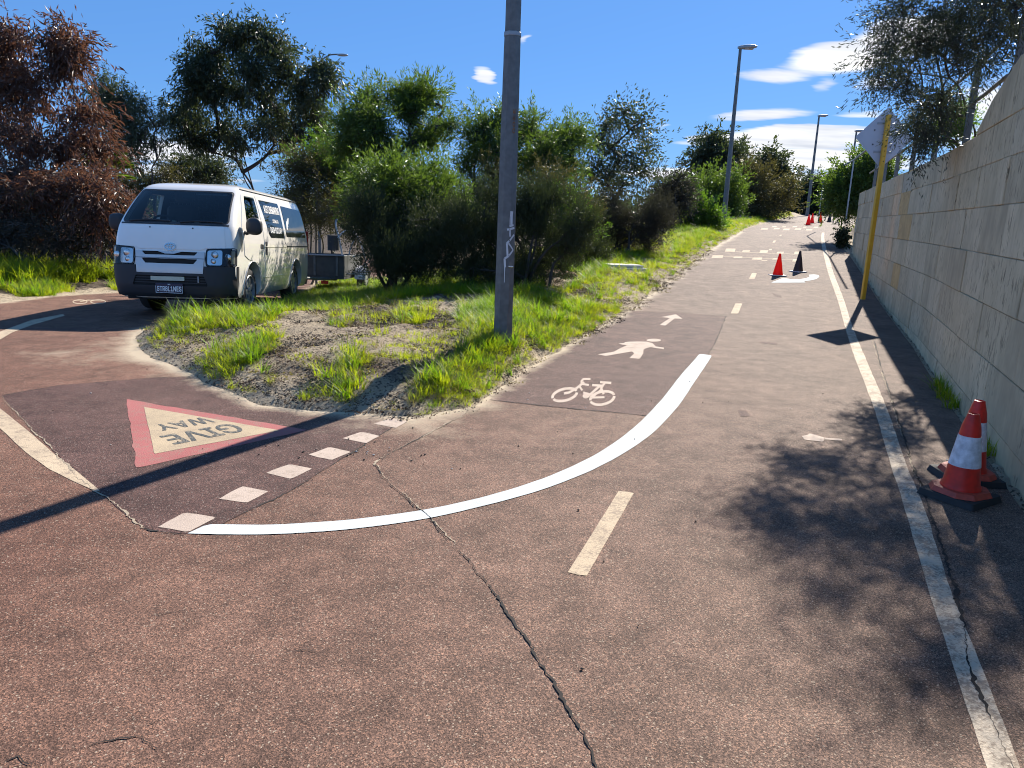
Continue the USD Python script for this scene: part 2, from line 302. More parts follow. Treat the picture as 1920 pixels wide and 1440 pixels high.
def lens():
    return mat('lamp_lens', {'f': ('fresnel', dict(IOR=1.45)), 't': ('transparent_bsdf', dict(color=(.93, .95, .97))), 'g': ('glossy_bsdf', dict(roughness=.03, color=(.9, .9, .9))), 'm': ('mix_closure', {})},
               [('f.fac', 'm.fac'), ('t.BSDF', 'm.closure1'), ('g.BSDF', 'm.closure2')], surface='m.closure')
M['lens'] = lens()
def sand():
    n = {'g': ('geometry', {}), 'big': ('noise_texture', dict(scale=.9, detail=6.0, roughness=.65)), 'mid': ('noise_texture', dict(scale=7.0, detail=6.0, roughness=.7)), 'f': ('noise_texture', dict(scale=60.0, detail=4.0, roughness=.7)), 'v': ('voronoi_texture', dict(scale=55.0)), 'vc': ('separate_color', {}),
         'r': ('rgb_ramp', dict(ramp=[(.22, (.062, .048, .038)), (.38, (.155, .12, .088)), (.50, (.32, .255, .175)), (.62, (.43, .345, .24)), (.8, (.50, .41, .29))])),
         'at': ('attribute', dict(attribute='litter')), 'a': ('math', dict(math_type='multiply_add', value2=.52)), 'a1': ('math', dict(math_type='multiply_add', value2=.62)), 'b1': ('math', dict(math_type='multiply', value2=.40)), 'a2': ('math', dict(math_type='subtract')), 'o': ('math', dict(math_type='subtract', value2=.18)),
         'cr': ('map_range', dict(from_min=.80, from_max=.84, to_min=0.0, to_max=.8, clamp=True)), 'cm': ('mix_color', dict(b=(.050, .040, .034))),
         'p': ('principled_bsdf', dict(roughness=.95, specular_ior_level=.15)), 'b': ('bump', dict(strength=1.0, distance=.035)), 'h': ('math', dict(math_type='add'))}
    l = [('g.position', x + '.vector') for x in ('big', 'mid', 'f', 'v')] + [('big.fac', 'b1.value1'), ('mid.fac', 'a.value1'), ('b1.value', 'a.value3'), ('f.fac', 'a1.value1'), ('a.value', 'a1.value3'), ('a1.value', 'o.value1'), ('o.value', 'a2.value1'), ('at.fac', 'a2.value2'), ('a2.value', 'r.fac'),
         ('v.color', 'vc.color'), ('vc.r', 'cr.value'), ('r.color', 'cm.a'), ('cr.result', 'cm.fac'), ('cm.result', 'p.base_color'), ('mid.fac', 'h.value1'), ('f.fac', 'h.value2'), ('h.value', 'b.height'), ('b.normal', 'p.normal')]
    return mat('sandy_soil', n, l)
M['sand'] = sand()
def limestone(name, tint, stain=0.0):
    t = np.array(tint, float)
    n = {'g': ('geometry', {}), 'mp': ('mapping', dict(scale=(7.0, 7.0, 1.6))), 'st': ('noise_texture', dict(scale=1.0, detail=6.0, roughness=.65)),
         'pit': ('mapping', dict(scale=(26.0, 26.0, 7.0))), 'pn': ('noise_texture', dict(scale=1.0, detail=4.0, roughness=.7)), 'big': ('noise_texture', dict(scale=1.3, detail=5.0, roughness=.6)),
         'r': ('rgb_ramp', dict(ramp=[(.36, tuple(t * .70)), (.54, tuple(t)), (.74, tuple(t * 1.22))])), 'mixf': ('math', dict(math_type='multiply_add', value2=.42)), 'hf': ('math', dict(math_type='multiply', value2=.62)),
         'pr': ('map_range', dict(from_min=.55, from_max=.63, to_min=0.0, to_max=.75, clamp=True)), 'bz': ('map_range', dict(from_min=.42, from_max=.56, to_min=0.05, to_max=1.0, clamp=True)), 'pm': ('math', dict(math_type='multiply')),
         'm': ('mix_color', dict(b=tuple(t * .22))), 'p': ('principled_bsdf', dict(roughness=.92, specular_ior_level=.2)), 'b': ('bump', dict(strength=.55, distance=.012)), 'hb': ('math', dict(math_type='subtract'))}
    l = [('g.position', 'mp.vector'), ('mp.vector', 'st.vector'), ('g.position', 'pit.vector'), ('pit.vector', 'pn.vector'), ('g.position', 'big.vector'), ('big.fac', 'hf.value1'), ('st.fac', 'mixf.value1'), ('hf.value', 'mixf.value3'), ('mixf.value', 'r.fac'),
         ('pn.fac', 'pr.value'), ('big.fac', 'bz.value'), ('pr.result', 'pm.value1'), ('bz.result', 'pm.value2'), ('r.color', 'm.a'), ('pm.value', 'm.fac'), ('st.fac', 'hb.value1'), ('pm.value', 'hb.value2'), ('hb.value', 'b.height'), ('b.normal', 'p.normal'), ('m.result', 'p.base_color')]
    return mat(name, n, l)
M['stone'] = [limestone('limestone_a', (.51, .40, .245)), limestone('limestone_b', (.555, .435, .27)), limestone('limestone_c', (.465, .365, .225)), limestone('limestone_d', (.53, .42, .265))]
M['stone_rust'] = limestone('limestone_rust_run', (.54, .35, .15))
M['mortar'] = plain('mortar', (.43, .35, .235), .95, var=.2, scale=12, bump=.5, bscale=50)
M['bark_grey'] = plain('bark_grey', (.10, .085, .07), .9, var=.45, scale=14, bump=.6, bscale=40)
M['bark_dark'] = plain('bark_dark', (.045, .036, .03), .92, var=.4, scale=14, bump=.6, bscale=40)
M['dead_leaf'] = plain('dead_leaf_litter', (.16, .10, .06), .9, var=.5, scale=30)
M['charcoal'] = plain('dark_litter', (.030, .026, .022), .95, var=.5, scale=30)
M['concrete'] = plain('concrete_pale', (.50, .47, .42), .9, var=.15, scale=8, bump=.4)
GREEN = dict(
    gum=leafmat('gum_leaf', (0.0459, 0.0621, 0.0324), (0.1053, 0.1242, 0.0621), (1.7, 1.7, .8), .30, .38),
    grey=leafmat('grey_green_leaf', (0.0607, 0.081, 0.0486), (0.1283, 0.1553, 0.0945), (1.5, 1.5, .8), .32, .4),
    acacia=leafmat('acacia_leaf', (0.07, 0.1092, 0.028), (0.161, 0.217, 0.056), (2.0, 2.1, .7), .42, .42),
    bright=leafmat('bright_shrub_leaf', (0.072, 0.132, 0.024), (0.144, 0.24, 0.042), (2.0, 2.1, .6), .45, .42),
    heath=leafmat('heath_leaf', (.040, .054, .024), (.088, .104, .044), (1.5, 1.5, .7), .25, .55),
    olive=leafmat('olive_twig_leaf', (0.078, 0.0754, 0.0312), (0.1625, 0.143, 0.0585), (1.6, 1.5, .7), .32, .5),
    purple=leafmat('purple_brown_leaf', (.048, .044, .034), (.100, .086, .062), (1.25, 1.35, .8), .25, .6),
    russet=leafmat('russet_leaf', (.098, .062, .046), (.215, .140, .104), (1.9, 1.3, .9), .38, .36, c2=(.36, .25, .17)),
    blue=leafmat('bluish_narrow_leaf', (0.039, 0.052, 0.039), (0.0845, 0.104, 0.0754), (1.5, 1.5, .8), .28, .4),
    palm=leafmat('palm_frond', (.08, .12, .02), (.17, .22, .04), (2.0, 2.0, .6), .45, .45),
    grass=leafmat('grass_blade', (.16, .205, .018), (.265, .32, .032), (2.6, 2.4, .6), .58, .5, c2=(.34, .30, .10)),
    grassdark=leafmat('grass_blade_deep', (.085, .155, .016), (.155, .255, .024), (2.5, 2.4, .6), .56, .5, c2=(.27, .27, .08)),
    dry=leafmat('dry_grass_blade', (.22, .19, .07), (.42, .36, .17), (1.3, 1.25, .7), .35, .6))

def pvc():
    n = {'p': ('principled_bsdf', dict(base_color=(.62, .03, .012), roughness=.42)), 't': ('translucent_bsdf', dict(color=(.85, .05, .015))), 'm': ('mix_closure', dict(fac=.5))}
    return mat('cone_thin_plastic', n, [('p.BSDF', 'm.closure1'), ('t.BSDF', 'm.closure2')], surface='m.closure')
M['cone_thin'] = pvc()

M['pane'] = mat('clear_tinted_pane', {'f': ('fresnel', dict(IOR=1.5)), 't': ('transparent_bsdf', dict(color=(.58, .66, .66))), 'g': ('glossy_bsdf', dict(roughness=.02, color=(.9, .9, .9))), 'm': ('mix_closure', {})},
                [('f.fac', 'm.fac'), ('t.BSDF', 'm.closure1'), ('g.BSDF', 'm.closure2')], surface='m.closure')
M['seat'] = plain('seat_cloth', (.05, .052, .058), .9, var=.2, scale=30)
M['lining'] = plain('cabin_lining', (.035, .036, .038), .85)
M['dash'] = plain('dashboard_grey', (.055, .056, .06), .7)

# ------------------------------------------------------------------ ground and path
verge_px = [(600, 527), (575, 548), (540, 562), (500, 578), (455, 592), (400, 600), (345, 606), (300, 612), (266, 622), (255, 640), (265, 655), (290, 672), (330, 688), (362, 702), (400, 722), (440, 740), (500, 758), (560, 768), (620, 772),
            (700, 777), (765, 781), (820, 776), (872, 766), (912, 745), (962, 706), (1012, 678), (1070, 645), (1130, 610), (1180, 582), (1240, 537), (1300, 492), (1350, 457), (1400, 429), (1445, 415), (1488, 407)]
_v = np.array(GP(verge_px)); _t = np.r_[0, np.cumsum(np.linalg.norm(np.diff(_v, axis=0), axis=1))]; _u = np.arange(0, _t[-1], .15); _v = np.c_[np.interp(_u, _t, _v[:, 0]), np.interp(_u, _t, _v[:, 1])]
_n = np.c_[_u * 3, _u * 0, _u * 0]; _v += np.c_[meshkit.fbm(_n, 4, 1) - .5, meshkit.fbm(_n, 4, 2) - .5] * .15
VERGE = [tuple(p) for p in _v]
v0 = VERGE[0]
left_side = [(-4.3, 60), (-4.2, 30), (-4.15, 22)]
left_edge = [(-7.9, 22), (-7.9, 30), (-8.0, 60)]
lv = GP([(215, 549), (150, 552), (100, 556), (50, 562), (0, 569)])
wall_line = np.array([(.62, -2.0), (3.3, 4.58), (5.39, 9.73), (8.28, 17.61), (10.25, 23.0)])
W_IN = LineString(wall_line)
PATHPOLY = Polygon([*left_side, *VERGE[0:], (21.6, 57.5), (22.5, 66), (20, 80), (23.6, 80), (26.3, 66), (25.2, 57), (23.2, 50), (18.7, 42), (15.6, 36.6), (13.0, 30.5), (10.6, 24.6), (10.1, 23.0),
                    (8.22, 17.63), (5.33, 9.75), (3.24, 4.6), (.55, -2.0), (.5, -5), (-16, -5), (-17, 9.5), (-12, 10.6), *lv[::-1], *left_edge]).buffer(0)
PATHPOLY = max(polys(PATHPOLY), key=lambda p: p.area)
shapely.prepare(PATHPOLY)
V_REGION = Polygon([*VERGE, (24, 62), (24, 90), (-4.2, 90), *left_side])   # the wedge of sand between the two paths
shapely.prepare(V_REGION)
EMB = Polygon([*[tuple(p) for p in wall_line], (12.5, 29), (17, 37), (22, 44), (30, 54), (120, 60), (120, -30), (.62, -30)])
def sstep(a, b, x): t = np.clip((np.asarray(x) - a) / (b - a), 0, 1); return t * t * (3 - 2 * t)
def mound(x, y):
    """height of the loose soil above the smooth grade (only outside the path)"""
    P = shapely.points(np.asarray(x, float), np.asarray(y, float)); d = shapely.distance(PATHPOLY, P)
    ins = shapely.contains(V_REGION, P)
    n = meshkit.fbm(np.stack([x * 1.1, y * 1.1, x * 0], -1), 3, 3); n2 = meshkit.fbm(np.stack([x * 5, y * 5, x * 0], -1), 3, 8)
    near_van = sstep(9.2, 10.6, y) * (1 - sstep(-3.4, -1.0, x))
    v = (.29 * (1 - np.exp(-d / .75)) * (.92 + .16 * n) + .13 * np.exp(-((x + .12) ** 2 + (y - 8.0) ** 2) / .8) * sstep(0, .4, d)) * (1 - .75 * near_van) + .13 * (n2 - .5) * sstep(0.02, .35, d)
    o = .22 * sstep(0, 1.5, d) + .10 * (n2 - .5) * sstep(0.02, .35, d) + .9 * sstep(1.5, 9, d)
    far = shapely.contains(EMB, P)
    h = np.where(ins, v, np.where(far, .05 * sstep(0, .5, d) + .02 * (n2 - .5), o))
    return h, d, ins
def zsoil(x, y):
    x = np.atleast_1d(np.asarray(x, float)); y = np.atleast_1d(np.asarray(y, float)); h, d, _ = mound(x, y); return g(x, y) + h
def z1(x, y): return float(zsoil(x, y)[0])

gx = np.unique(np.round(np.r_[np.linspace(-420, -60, 10), np.linspace(-60, -14, 24), np.arange(-14, -9, .4), np.arange(-9, 6, .09), np.arange(6, 26, .4), np.linspace(26, 70, 20), np.linspace(70, 420, 10)], 3))
gy = np.unique(np.round(np.r_[np.linspace(-60, -4, 8), np.arange(-4, 3, .5), np.arange(3, 21, .09), np.arange(21, 34, .25), np.arange(34, 70, .8), np.linspace(70, 160, 20), np.linspace(160, 800, 12)], 3))
X, Y = np.meshgrid(gx, gy); hh, dd, ii = mound(X.ravel(), Y.ravel())
Z = g(X.ravel(), Y.ravel()) + np.where(dd <= 0, -.05, hh + .004)
ing = shapely.contains(EMB, shapely.points(X.ravel(), Y.ravel())); Z = np.where(ing & (dd > .02), g(X.ravel(), Y.ravel()) - .04, Z)
nx, ny = len(gx), len(gy); i = np.arange(ny - 1)[:, None] * nx + np.arange(nx - 1)[None]; i = i.ravel()
q = np.stack([i, i + 1, i + nx + 1, i + nx], 1)
gm = obj('ground', (np.c_[X.ravel(), Y.ravel(), Z], q), M['sand'], smooth=True, kind='structure', label='sandy soil ground of the verge and the land beside the paths')
lit = .24 * sstep(.46, .62, meshkit.fbm(np.stack([X.ravel() * .8, Y.ravel() * .8, 0 * X.ravel()], -1), 4, 21)) * sstep(.15, .9, dd) + .25 * sstep(1.6, 4, dd) + .3 * (~ii & (dd > .5)) - .20 * (1 - sstep(.05, .6, dd))
UsdGeom.PrimvarsAPI(gm).CreatePrimvar('litter', Sdf.ValueTypeNames.FloatArray, 'vertex').Set(Vt.FloatArray.FromNumpy(lit.astype(np.float32)))

def dusted(prim, v, extra=0.0):
    P = shapely.points(v[:, 0], v[:, 1]); d = shapely.distance(shapely.boundary(V_REGION), P); d2 = shapely.distance(LineString(lv + [(-12, 10.6)]), P)
    near_tip = np.exp(-((v[:, 0] + 4.4) / 1.3) ** 2 - ((v[:, 1] - 7.6) / .9) ** 2) * .3 + np.exp(-((v[:, 0] + .95) / .75) ** 2 - ((v[:, 1] - 5.35) / .45) ** 2) * .32
    a = np.maximum(.80 * np.exp(-(d / .13) ** 1.1), .70 * np.exp(-(d2 / .2))) * (v[:, 1] < 30) + near_tip + .24 * np.exp(-(d / 1.1)) + extra
    UsdGeom.PrimvarsAPI(prim).CreatePrimvar('dust', Sdf.ValueTypeNames.FloatArray, 'vertex').Set(Vt.FloatArray.FromNumpy(a.astype(np.float32)))
def up_normals(prim, v):
    e = .05; n = np.c_[-(g(v[:, 0] + e, v[:, 1]) - g(v[:, 0] - e, v[:, 1])) / (2 * e), -(g(v[:, 0], v[:, 1] + e) - g(v[:, 0], v[:, 1] - e)) / (2 * e), np.ones(len(v))]; n /= np.linalg.norm(n, axis=1, keepdims=True)
    m = UsdGeom.Mesh(prim); m.CreateNormalsAttr(Vt.Vec3fArray.FromNumpy(n.astype(np.float32))); m.SetNormalsInterpolation('vertex')
path = thing('path', 'red brown asphalt shared path with cream lane markings', None, kind='structure')
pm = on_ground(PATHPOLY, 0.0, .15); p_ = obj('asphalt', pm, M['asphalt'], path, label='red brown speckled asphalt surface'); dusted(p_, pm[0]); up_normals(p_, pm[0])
def flat(name, poly, m, off, label=None, parent=path, edge=.15):
    v, f = on_ground(poly, off, edge); o = obj(name, (v, f), m, parent, label=label); up_normals(o, v); return o, v
# darker patches of newer asphalt
gw = Polygon(GP([(2, 742), (60, 731), (120, 722), (240, 713), (300, 708), (372, 706), (410, 728), (440, 741), (500, 759), (560, 769), (620, 773), (700, 778), (768, 783), (740, 800), (690, 828), (640, 862), (590, 893), (545, 921), (500, 944), (450, 966), (405, 988), (352, 1002), (310, 999), (270, 992), (235, 962), (200, 934), (150, 898), (95, 838), (45, 790)]))
rp = Polygon(GP([(1181, 583), (1270, 586), (1361, 593), (1352, 615), (1340, 645), (1318, 675), (1295, 710), (1270, 745), (1243, 783), (1160, 774), (1080, 767), (1000, 760), (918, 750), (962, 708), (1012, 680), (1070, 647), (1130, 612)]))
for P_, lab in ((gw, 'dark red asphalt patch under the give way triangle'), (rp, 'dark asphalt patch under the bicycle symbol')):
    P_ = ragged(P_.intersection(PATHPOLY), .012, .06, 4); o, v = flat('asphalt_patch', P_, M['asphalt_dark'], .0018, lab); dusted(o, v, -.10)
def strip(L, R): return Polygon(GP(L) + GP(R)[::-1]).buffer(0)
# edge line at right
eL = [(1850, 1440), (1798, 1280), (1745, 1120), (1698, 960), (1667, 861), (1637, 761), (1599, 660), (1587, 622), (1571, 564), (1551, 506), (1539.5, 447), (1541, 436)]
eR = [(1913, 1440), (1853, 1280), (1787, 1120), (1735, 960), (1696, 861), (1661, 761), (1618, 660), (1602, 622), (1583, 564), (1561, 506), (1545.5, 447), (1546, 436)]
def dense(pts): return [tuple(p) for p in smooth_line(pts, 5)]
near_edge = [tuple(np.array(p) + (dx, 260)) for p, dx in ((eL[0], 88), (eR[0], 100))]
edge_poly = Polygon(list(smooth_line(GP([near_edge[0]] + eL), 5)) + list(smooth_line(GP([near_edge[1]] + eR), 5))[::-1]).buffer(0)
flat('edge_line', ragged(edge_poly, .005, .05, 6), M['paint_edge'], .0022, 'long weathered cream edge line beside the wall')
# fresh white curve
cO = [(352, 1001), (450, 1003.5), (560, 1000.5), (700, 988), (800, 973), (900, 951), (1000, 924), (1080, 895), (1160, 856), (1220, 815), (1265, 770), (1300, 720), (1335, 667)]
cI = [(390, 983.5), (480, 985.5), (560, 982.5), (700, 970.5), (790, 957.5), (880, 939), (980, 911), (1060, 881), (1130, 845), (1190, 801), (1236, 755), (1276, 705), (1312, 664)]
curve = Polygon(list(smooth_line(GP(cO), 6)) + list(smooth_line(GP(cI), 6))[::-1]).buffer(0)
flat('curved_line', ragged(curve, .004, .05, 9), M['paint_fresh'], 0.0036, 'freshly painted bright white curved line')
# left lines
l1 = Polygon(GP([(-60, 705), (0, 766), (50, 806), (100, 850), (150, 889), (188, 921), (186, 924), (140, 904), (90, 879), (45, 846), (0, 803), (-60, 745)]))
flat('edge_line', ragged(l1, .0022, .05, 12), M['paint_old'], .0022, 'cream line running to the give way patch at left')
l2 = Polygon(GP([(-80, 668), (0, 622), (60, 600), (118, 589), (122, 592), (62, 609), (22, 624), (0, 637), (-80, 690)]))
flat('edge_line', ragged(l2, .0022, .05, 14), M['paint_old'], .0022, 'short cream curved line in front of the van')
# hold line squares
for i_, s in enumerate([[(297, 990), (345, 962), (406, 970), (352, 999)], [(409, 937), (452, 913), (504, 922), (462, 944)], [(499, 888), (543, 871), (585, 880), (545, 899)], [(577, 853), (618, 839), (658, 848), (621, 864)], [(643, 822), (680, 810), (712, 818), (687, 832)], [(700, 795), (735, 785), (765, 790), (745, 803)]]):
    flat('hold_line_square', ragged(Polygon(GP(s)), .012, .03, 20 + i_), M['paint_tile'], 0.0036)
# lane dashes
for i_, s in enumerate([[(1160, 921), (1189, 924), (1100, 1081), (1064, 1075)], [(1379, 569), (1392, 569), (1384, 588), (1370, 588)], [(1410, 512), (1419, 512), (1415, 523), (1404, 523)], [(1451, 451), (1456, 451), (1452, 455), (1448, 455)], [(1463, 440.5), (1467, 440.5), (1464, 442.5), (1460.5, 442.5)]]):
    flat('lane_dash', ragged(Polygon(GP(s)), .0022, .05, 30 + i_), M['paint_old'], .0022)
# transverse hold lines farther up the path
def Z5(r, sk=0):
    (x0, x1, y0, y1) = r; q_ = [(x0 + sk, y0), (x1 + sk * .6, y0), (x1, y1), (x0, y1)]; return [(1240 + a * .21875, 360 + b * .21875) for a, b in q_]
for r in [(545, 630, 485, 512), (690, 755, 500, 514), (840, 910, 499, 522), (985, 1045, 513, 529), (1135, 1185, 512, 532), (918, 945, 488, 499), (430, 525, 543, 567), (615, 690, 553, 566), (775, 860, 562, 581), (950, 1010, 568, 579), (1120, 1178, 575, 597), (855, 905, 583, 590),
          (850, 910, 311, 323), (960, 1010, 308, 320), (1040, 1095, 314, 328), (1140, 1195, 312, 324), (1235, 1290, 319, 330), (945, 985, 292, 302), (1030, 1065, 295, 303), (1120, 1160, 292, 302), (1210, 1240, 298, 306), (1300, 1340, 298, 308)]:
    flat('hold_line_block', Polygon(GP(Z5(r, 10))).buffer(0), M['paint_old'], .0022)
for a, b in (((548, 508), (1185, 534)), ((438, 545), (1182, 582))):
    q_ = [(1240 + x * .21875, 360 + y * .21875) for x, y in (a, b)]
    flat('hold_line_strip', Polygon(GP([q_[0], q_[1], (q_[1][0], q_[1][1] + .6), (q_[0][0], q_[0][1] + .6)])), M['paint_old'], .0020)
# symbols
def Z8(p): return (880 + p[0] * .27083, 520 + p[1] * .27083)
def sym(shape, tf): return shapely.union_all([Polygon(GP([tf(c) for c in np.array(shapely.segmentize(shapely.LinearRing(q.exterior.coords), 12).coords)]), [GP([tf(c) for c in np.array(r.coords)]) for r in q.interiors]).buffer(0) for q in polys(shape)])
arrow = Polygon([(1430, 257), (1475, 288), (1420, 287), (1358, 335), (1318, 330), (1388, 284), (1332, 276)])
flat('direction_arrow', sym(arrow, Z8), M['paint_tile'], 0.0036, 'cream straight arrow on the dark patch', edge=.1)
body = Polygon([(1032, 460), (1072, 456), (1078, 450), (1110, 447), (1170, 446), (1230, 447), (1268, 457), (1290, 480), (1348, 489), (1347, 498), (1285, 491), (1255, 485), (1225, 492), (1206, 502), (1204, 528), (1180, 566), (1108, 560), (1142, 528), (1125, 515), (1062, 526), (945, 546), (888, 535), (1000, 517), (1046, 492), (1092, 472), (1062, 468)])
head = affinity.scale(Point(1277, 437).buffer(1, 24), 50, 10)
wk = sym(shapely.union_all([body, head]), Z8); flat('pedestrian_symbol', wk, M['paint_tile'], 0.0036, 'cream walking figure symbol', edge=.1)
def ring(c, rx, ry, w, a0=0, a1=360, rot=0):
    t = np.radians(np.linspace(a0, a1, 40)); r_ = math.radians(rot); P = np.c_[np.cos(t) * rx, np.sin(t) * ry]; P = np.c_[P[:, 0] * math.cos(r_) - P[:, 1] * math.sin(r_), P[:, 0] * math.sin(r_) + P[:, 1] * math.cos(r_)] + c
    return LineString(P).buffer(w, cap_style='flat')
def stroke(pts, w): return LineString(pts).buffer(w, cap_style='flat', join_style='mitre')
bike = [ring((660, 815), 86, 40, 9, 8, 165, -14), ring((660, 815), 86, 40, 9, 175, 352, -14), ring((920, 838), 84, 44, 9, 5, 172, -12), ring((920, 838), 84, 44, 9, 182, 356, -12),
        stroke([(655, 806), (690, 800), (742, 770), (795, 728)], 8), stroke([(838, 706), (790, 706), (776, 722), (778, 740), (828, 748)], 7), stroke([(762, 757), (782, 785)], 7), stroke([(850, 748), (905, 752), (820, 828)], 8), stroke([(788, 800), (835, 812)], 7),
        affinity.scale(Point(806, 824).buffer(1), 22, 17), stroke([(905, 727), (982, 734)], 8), stroke([(938, 732), (912, 768), (930, 812)], 8), stroke([(845, 835), (935, 832)], 7), stroke([(912, 780), (838, 846)], 6)]
flat('bicycle_symbol', sym(shapely.union_all(bike), Z8), M['paint_tile'], 0.0036, 'cream bicycle symbol', edge=.1)
def Zs(p): return (1360 + p[0] * .29167, 360 + p[1] * .29167)
sw = Polygon([(294, 583), (340, 566), (372, 553), (432, 563), (480, 561), (520, 555), (542, 545), (536, 533), (570, 531), (600, 535), (604, 546), (585, 560), (550, 568), (505, 574), (516, 582), (410, 583)])
flat('curved_arrow', sym(sw, Zs), M['paint_fresh'], 0.0036, 'freshly painted bright white curved arrow by the small cones', edge=.1)
lb = [ring((150, 566), 13, 3.4, .8), ring((184, 566), 14, 3.4, .8), stroke([(150, 566), (164, 563), (186, 563)], .7)]
flat('bicycle_symbol', sym(shapely.union_all(lb), lambda p: p), M['paint_old'], .0022, 'small faint bicycle symbol on the left path', edge=.1)
for s in [[(1503, 818), (1518, 813), (1545, 821), (1543, 829), (1512, 826)], [(1545, 821), (1578, 823), (1577, 826), (1546, 825)]]:
    flat('paint_splash', ragged(Polygon(GP(s)), .03, .02, 44), M['paint_tile'], .0024)
for s in [[(1384, 769), (1402, 770), (1405, 781), (1388, 782)], [(1425, 640), (1458, 643), (1457, 647), (1424, 643)], [(1448, 549), (1452, 556), (1465, 559), (1464, 555)]]:
    flat('tar_mark', ragged(Polygon(GP(s)), .02, .02, 45), M['asphalt_dark'], .0022)
# give way triangle with its lettering
A, B, C = (np.array(G(*p)[:2]) for p in ((236, 749), (256, 878), (578, 807)))
tri = Polygon([A, B, C]); tg, _ = flat('give_way_triangle', ragged(tri, .013, .03, 50), M['paint_red'], 0.0036, 'faded red triangle with a cream middle')
inn = Polygon(GP([(270, 764), (290, 852), (525, 808)]))
giv = path
flat('triangle_panel', ragged(inn, .004, .03, 51), M['paint_cream'], 0.005, 'cream panel of the give way triangle', giv)
def ground_text(text, p0, p1, p2, m, off, bold=True):
    """lettering laid from p0 (start of the baseline) to p1 (its end), capitals rising towards p2"""
    t = meshkit.text_mesh(text, 1.0, .01, bold); v = np.array(t.vertices); f = np.array(t.faces); k = v[:, 2] > .005
    ff = f[k[f].all(1)]; x0, x1 = v[:, 0].min(), v[:, 0].max()
    O, Xa, Ya = (np.array(G(*p)[:2]) for p in (p0, p1, p2))
    w = O + (v[:, :1] - x0) / (x1 - x0) * (Xa - O) + v[:, 1:2] * (Ya - O)
    vv = np.c_[w, g(w[:, 0], w[:, 1]) + off]; fn = np.cross(vv[ff[:, 1]] - vv[ff[:, 0]], vv[ff[:, 2]] - vv[ff[:, 0]])[:, 2]
    ff = np.where((fn < 0)[:, None], ff[:, ::-1], ff); used = np.unique(ff); rm = np.full(len(vv), -1); rm[used] = np.arange(len(used))
    o = obj('lettering', (vv[used], rm[ff]), m, giv, label=f'dark painted word {text}'); up_normals(o, vv[used]); return o
def Zt(x, y): return (230 + x * .19271, 730 + y * .19277)
ground_text('GIVE', Zt(1052, 338), Zt(358, 467), Zt(1207, 406), M['paint_black'], 0.0066)
ground_text('WAY', Zt(795, 277), Zt(285, 360), Zt(906, 323), M['paint_black'], 0.0066)
# cracks and seams: narrow broken ribbons
def crack(px, w, seed, m, parent=path, label=None, jit=.009, off=.0032):
    P = np.array(GP(px)); t = np.r_[0, np.cumsum(np.linalg.norm(np.diff(P, axis=0), axis=1))]; n = max(int(t[-1] / .018), 8); u = np.linspace(0, t[-1], n)
    C = np.c_[np.interp(u, t, P[:, 0]), np.interp(u, t, P[:, 1])]; r = np.random.default_rng(seed)
    C += (meshkit.fbm(np.c_[u * 7, u * 0 + seed, u * 0], 4, seed)[:, None] - .5) * np.array([jit * 4, jit * 2]) + r.normal(0, min(jit, .006) * .55, C.shape)
    T = np.gradient(C, axis=0); T /= np.linalg.norm(T, axis=1, keepdims=True) + 1e-9; N = np.c_[-T[:, 1], T[:, 0]]
    ww = w * np.clip(meshkit.fbm(np.c_[u * 5, u * 0, u * 0 + seed], 3, seed + 3) * 2.2 - .45, .12, 1.5)[:, None] * r.uniform(.35, 1.5, (n, 1)); ww[[0, -1]] *= .2
    V = np.vstack([C + N * ww, C - N * ww]); V = np.c_[V, g(V[:, 0], V[:, 1]) + off]; i = np.arange(n - 1)
    return obj('crack', (V, np.stack([i, i + 1, i + n + 1, i + n], 1)[:, ::-1]), m, parent, label=label)
main = [(705, 872), (715, 893), (745, 918), (775, 945), (800, 966), (820, 990), (850, 1020), (875, 1048), (900, 1075), (930, 1120), (975, 1180), (1000, 1215), (1020, 1250), (1040, 1290), (1080, 1345), (1105, 1390), (1120, 1430), (1135, 1500), (1160, 1600)]
crack(main, .005, 1, M['crack'], label='long dark crack down the path', off=.0046)
crack([(x + 1.2, y - 1.5) for x, y in main[:7]], .004, 2, M['crack_dust'], jit=.008)
crack([(703, 872), (712, 860), (740, 845), (780, 825), (830, 800), (880, 770), (905, 752)], .008, 3, M['crack_dust'])
crack([(705, 870), (735, 848), (785, 822), (850, 788)], .005, 31, M['crack'])
crack([(1640, 640), (1652, 690), (1668, 735), (1685, 790), (1702, 840), (1717, 885), (1730, 915), (1752, 985), (1775, 1050), (1792, 1110), (1808, 1180)], .008, 4, M['crack'], jit=.008)
crack([(1636, 640), (1650, 690), (1666, 735), (1683, 790), (1700, 840), (1715, 885), (1730, 920)], .006, 41, M['crack_dust'], jit=.008)
crack([(1805, 1180), (1815, 1230), (1832, 1290), (1856, 1350), (1880, 1400), (1905, 1450)], .006, 5, M['crack'], jit=.007, off=.0034)
for px, s in (([(270, 992), (235, 962), (200, 934), (150, 898), (95, 838), (45, 790), (2, 742)], 6), ([(405, 988), (450, 966), (545, 921), (640, 862), (740, 800)], 7), ([(918, 750), (1080, 767), (1243, 783)], 8), ([(1181, 583), (1270, 586), (1361, 593)], 9), ([(1361, 593), (1340, 645), (1296, 712), (1243, 783)], 10), ([(2, 742), (120, 722), (300, 708), (360, 706)], 11), ([(270, 992), (310, 999), (356, 1004)], 12)):
    crack(px, .005, s, M['crack'] if s not in (6,) else M['crack_dust'], jit=.008)
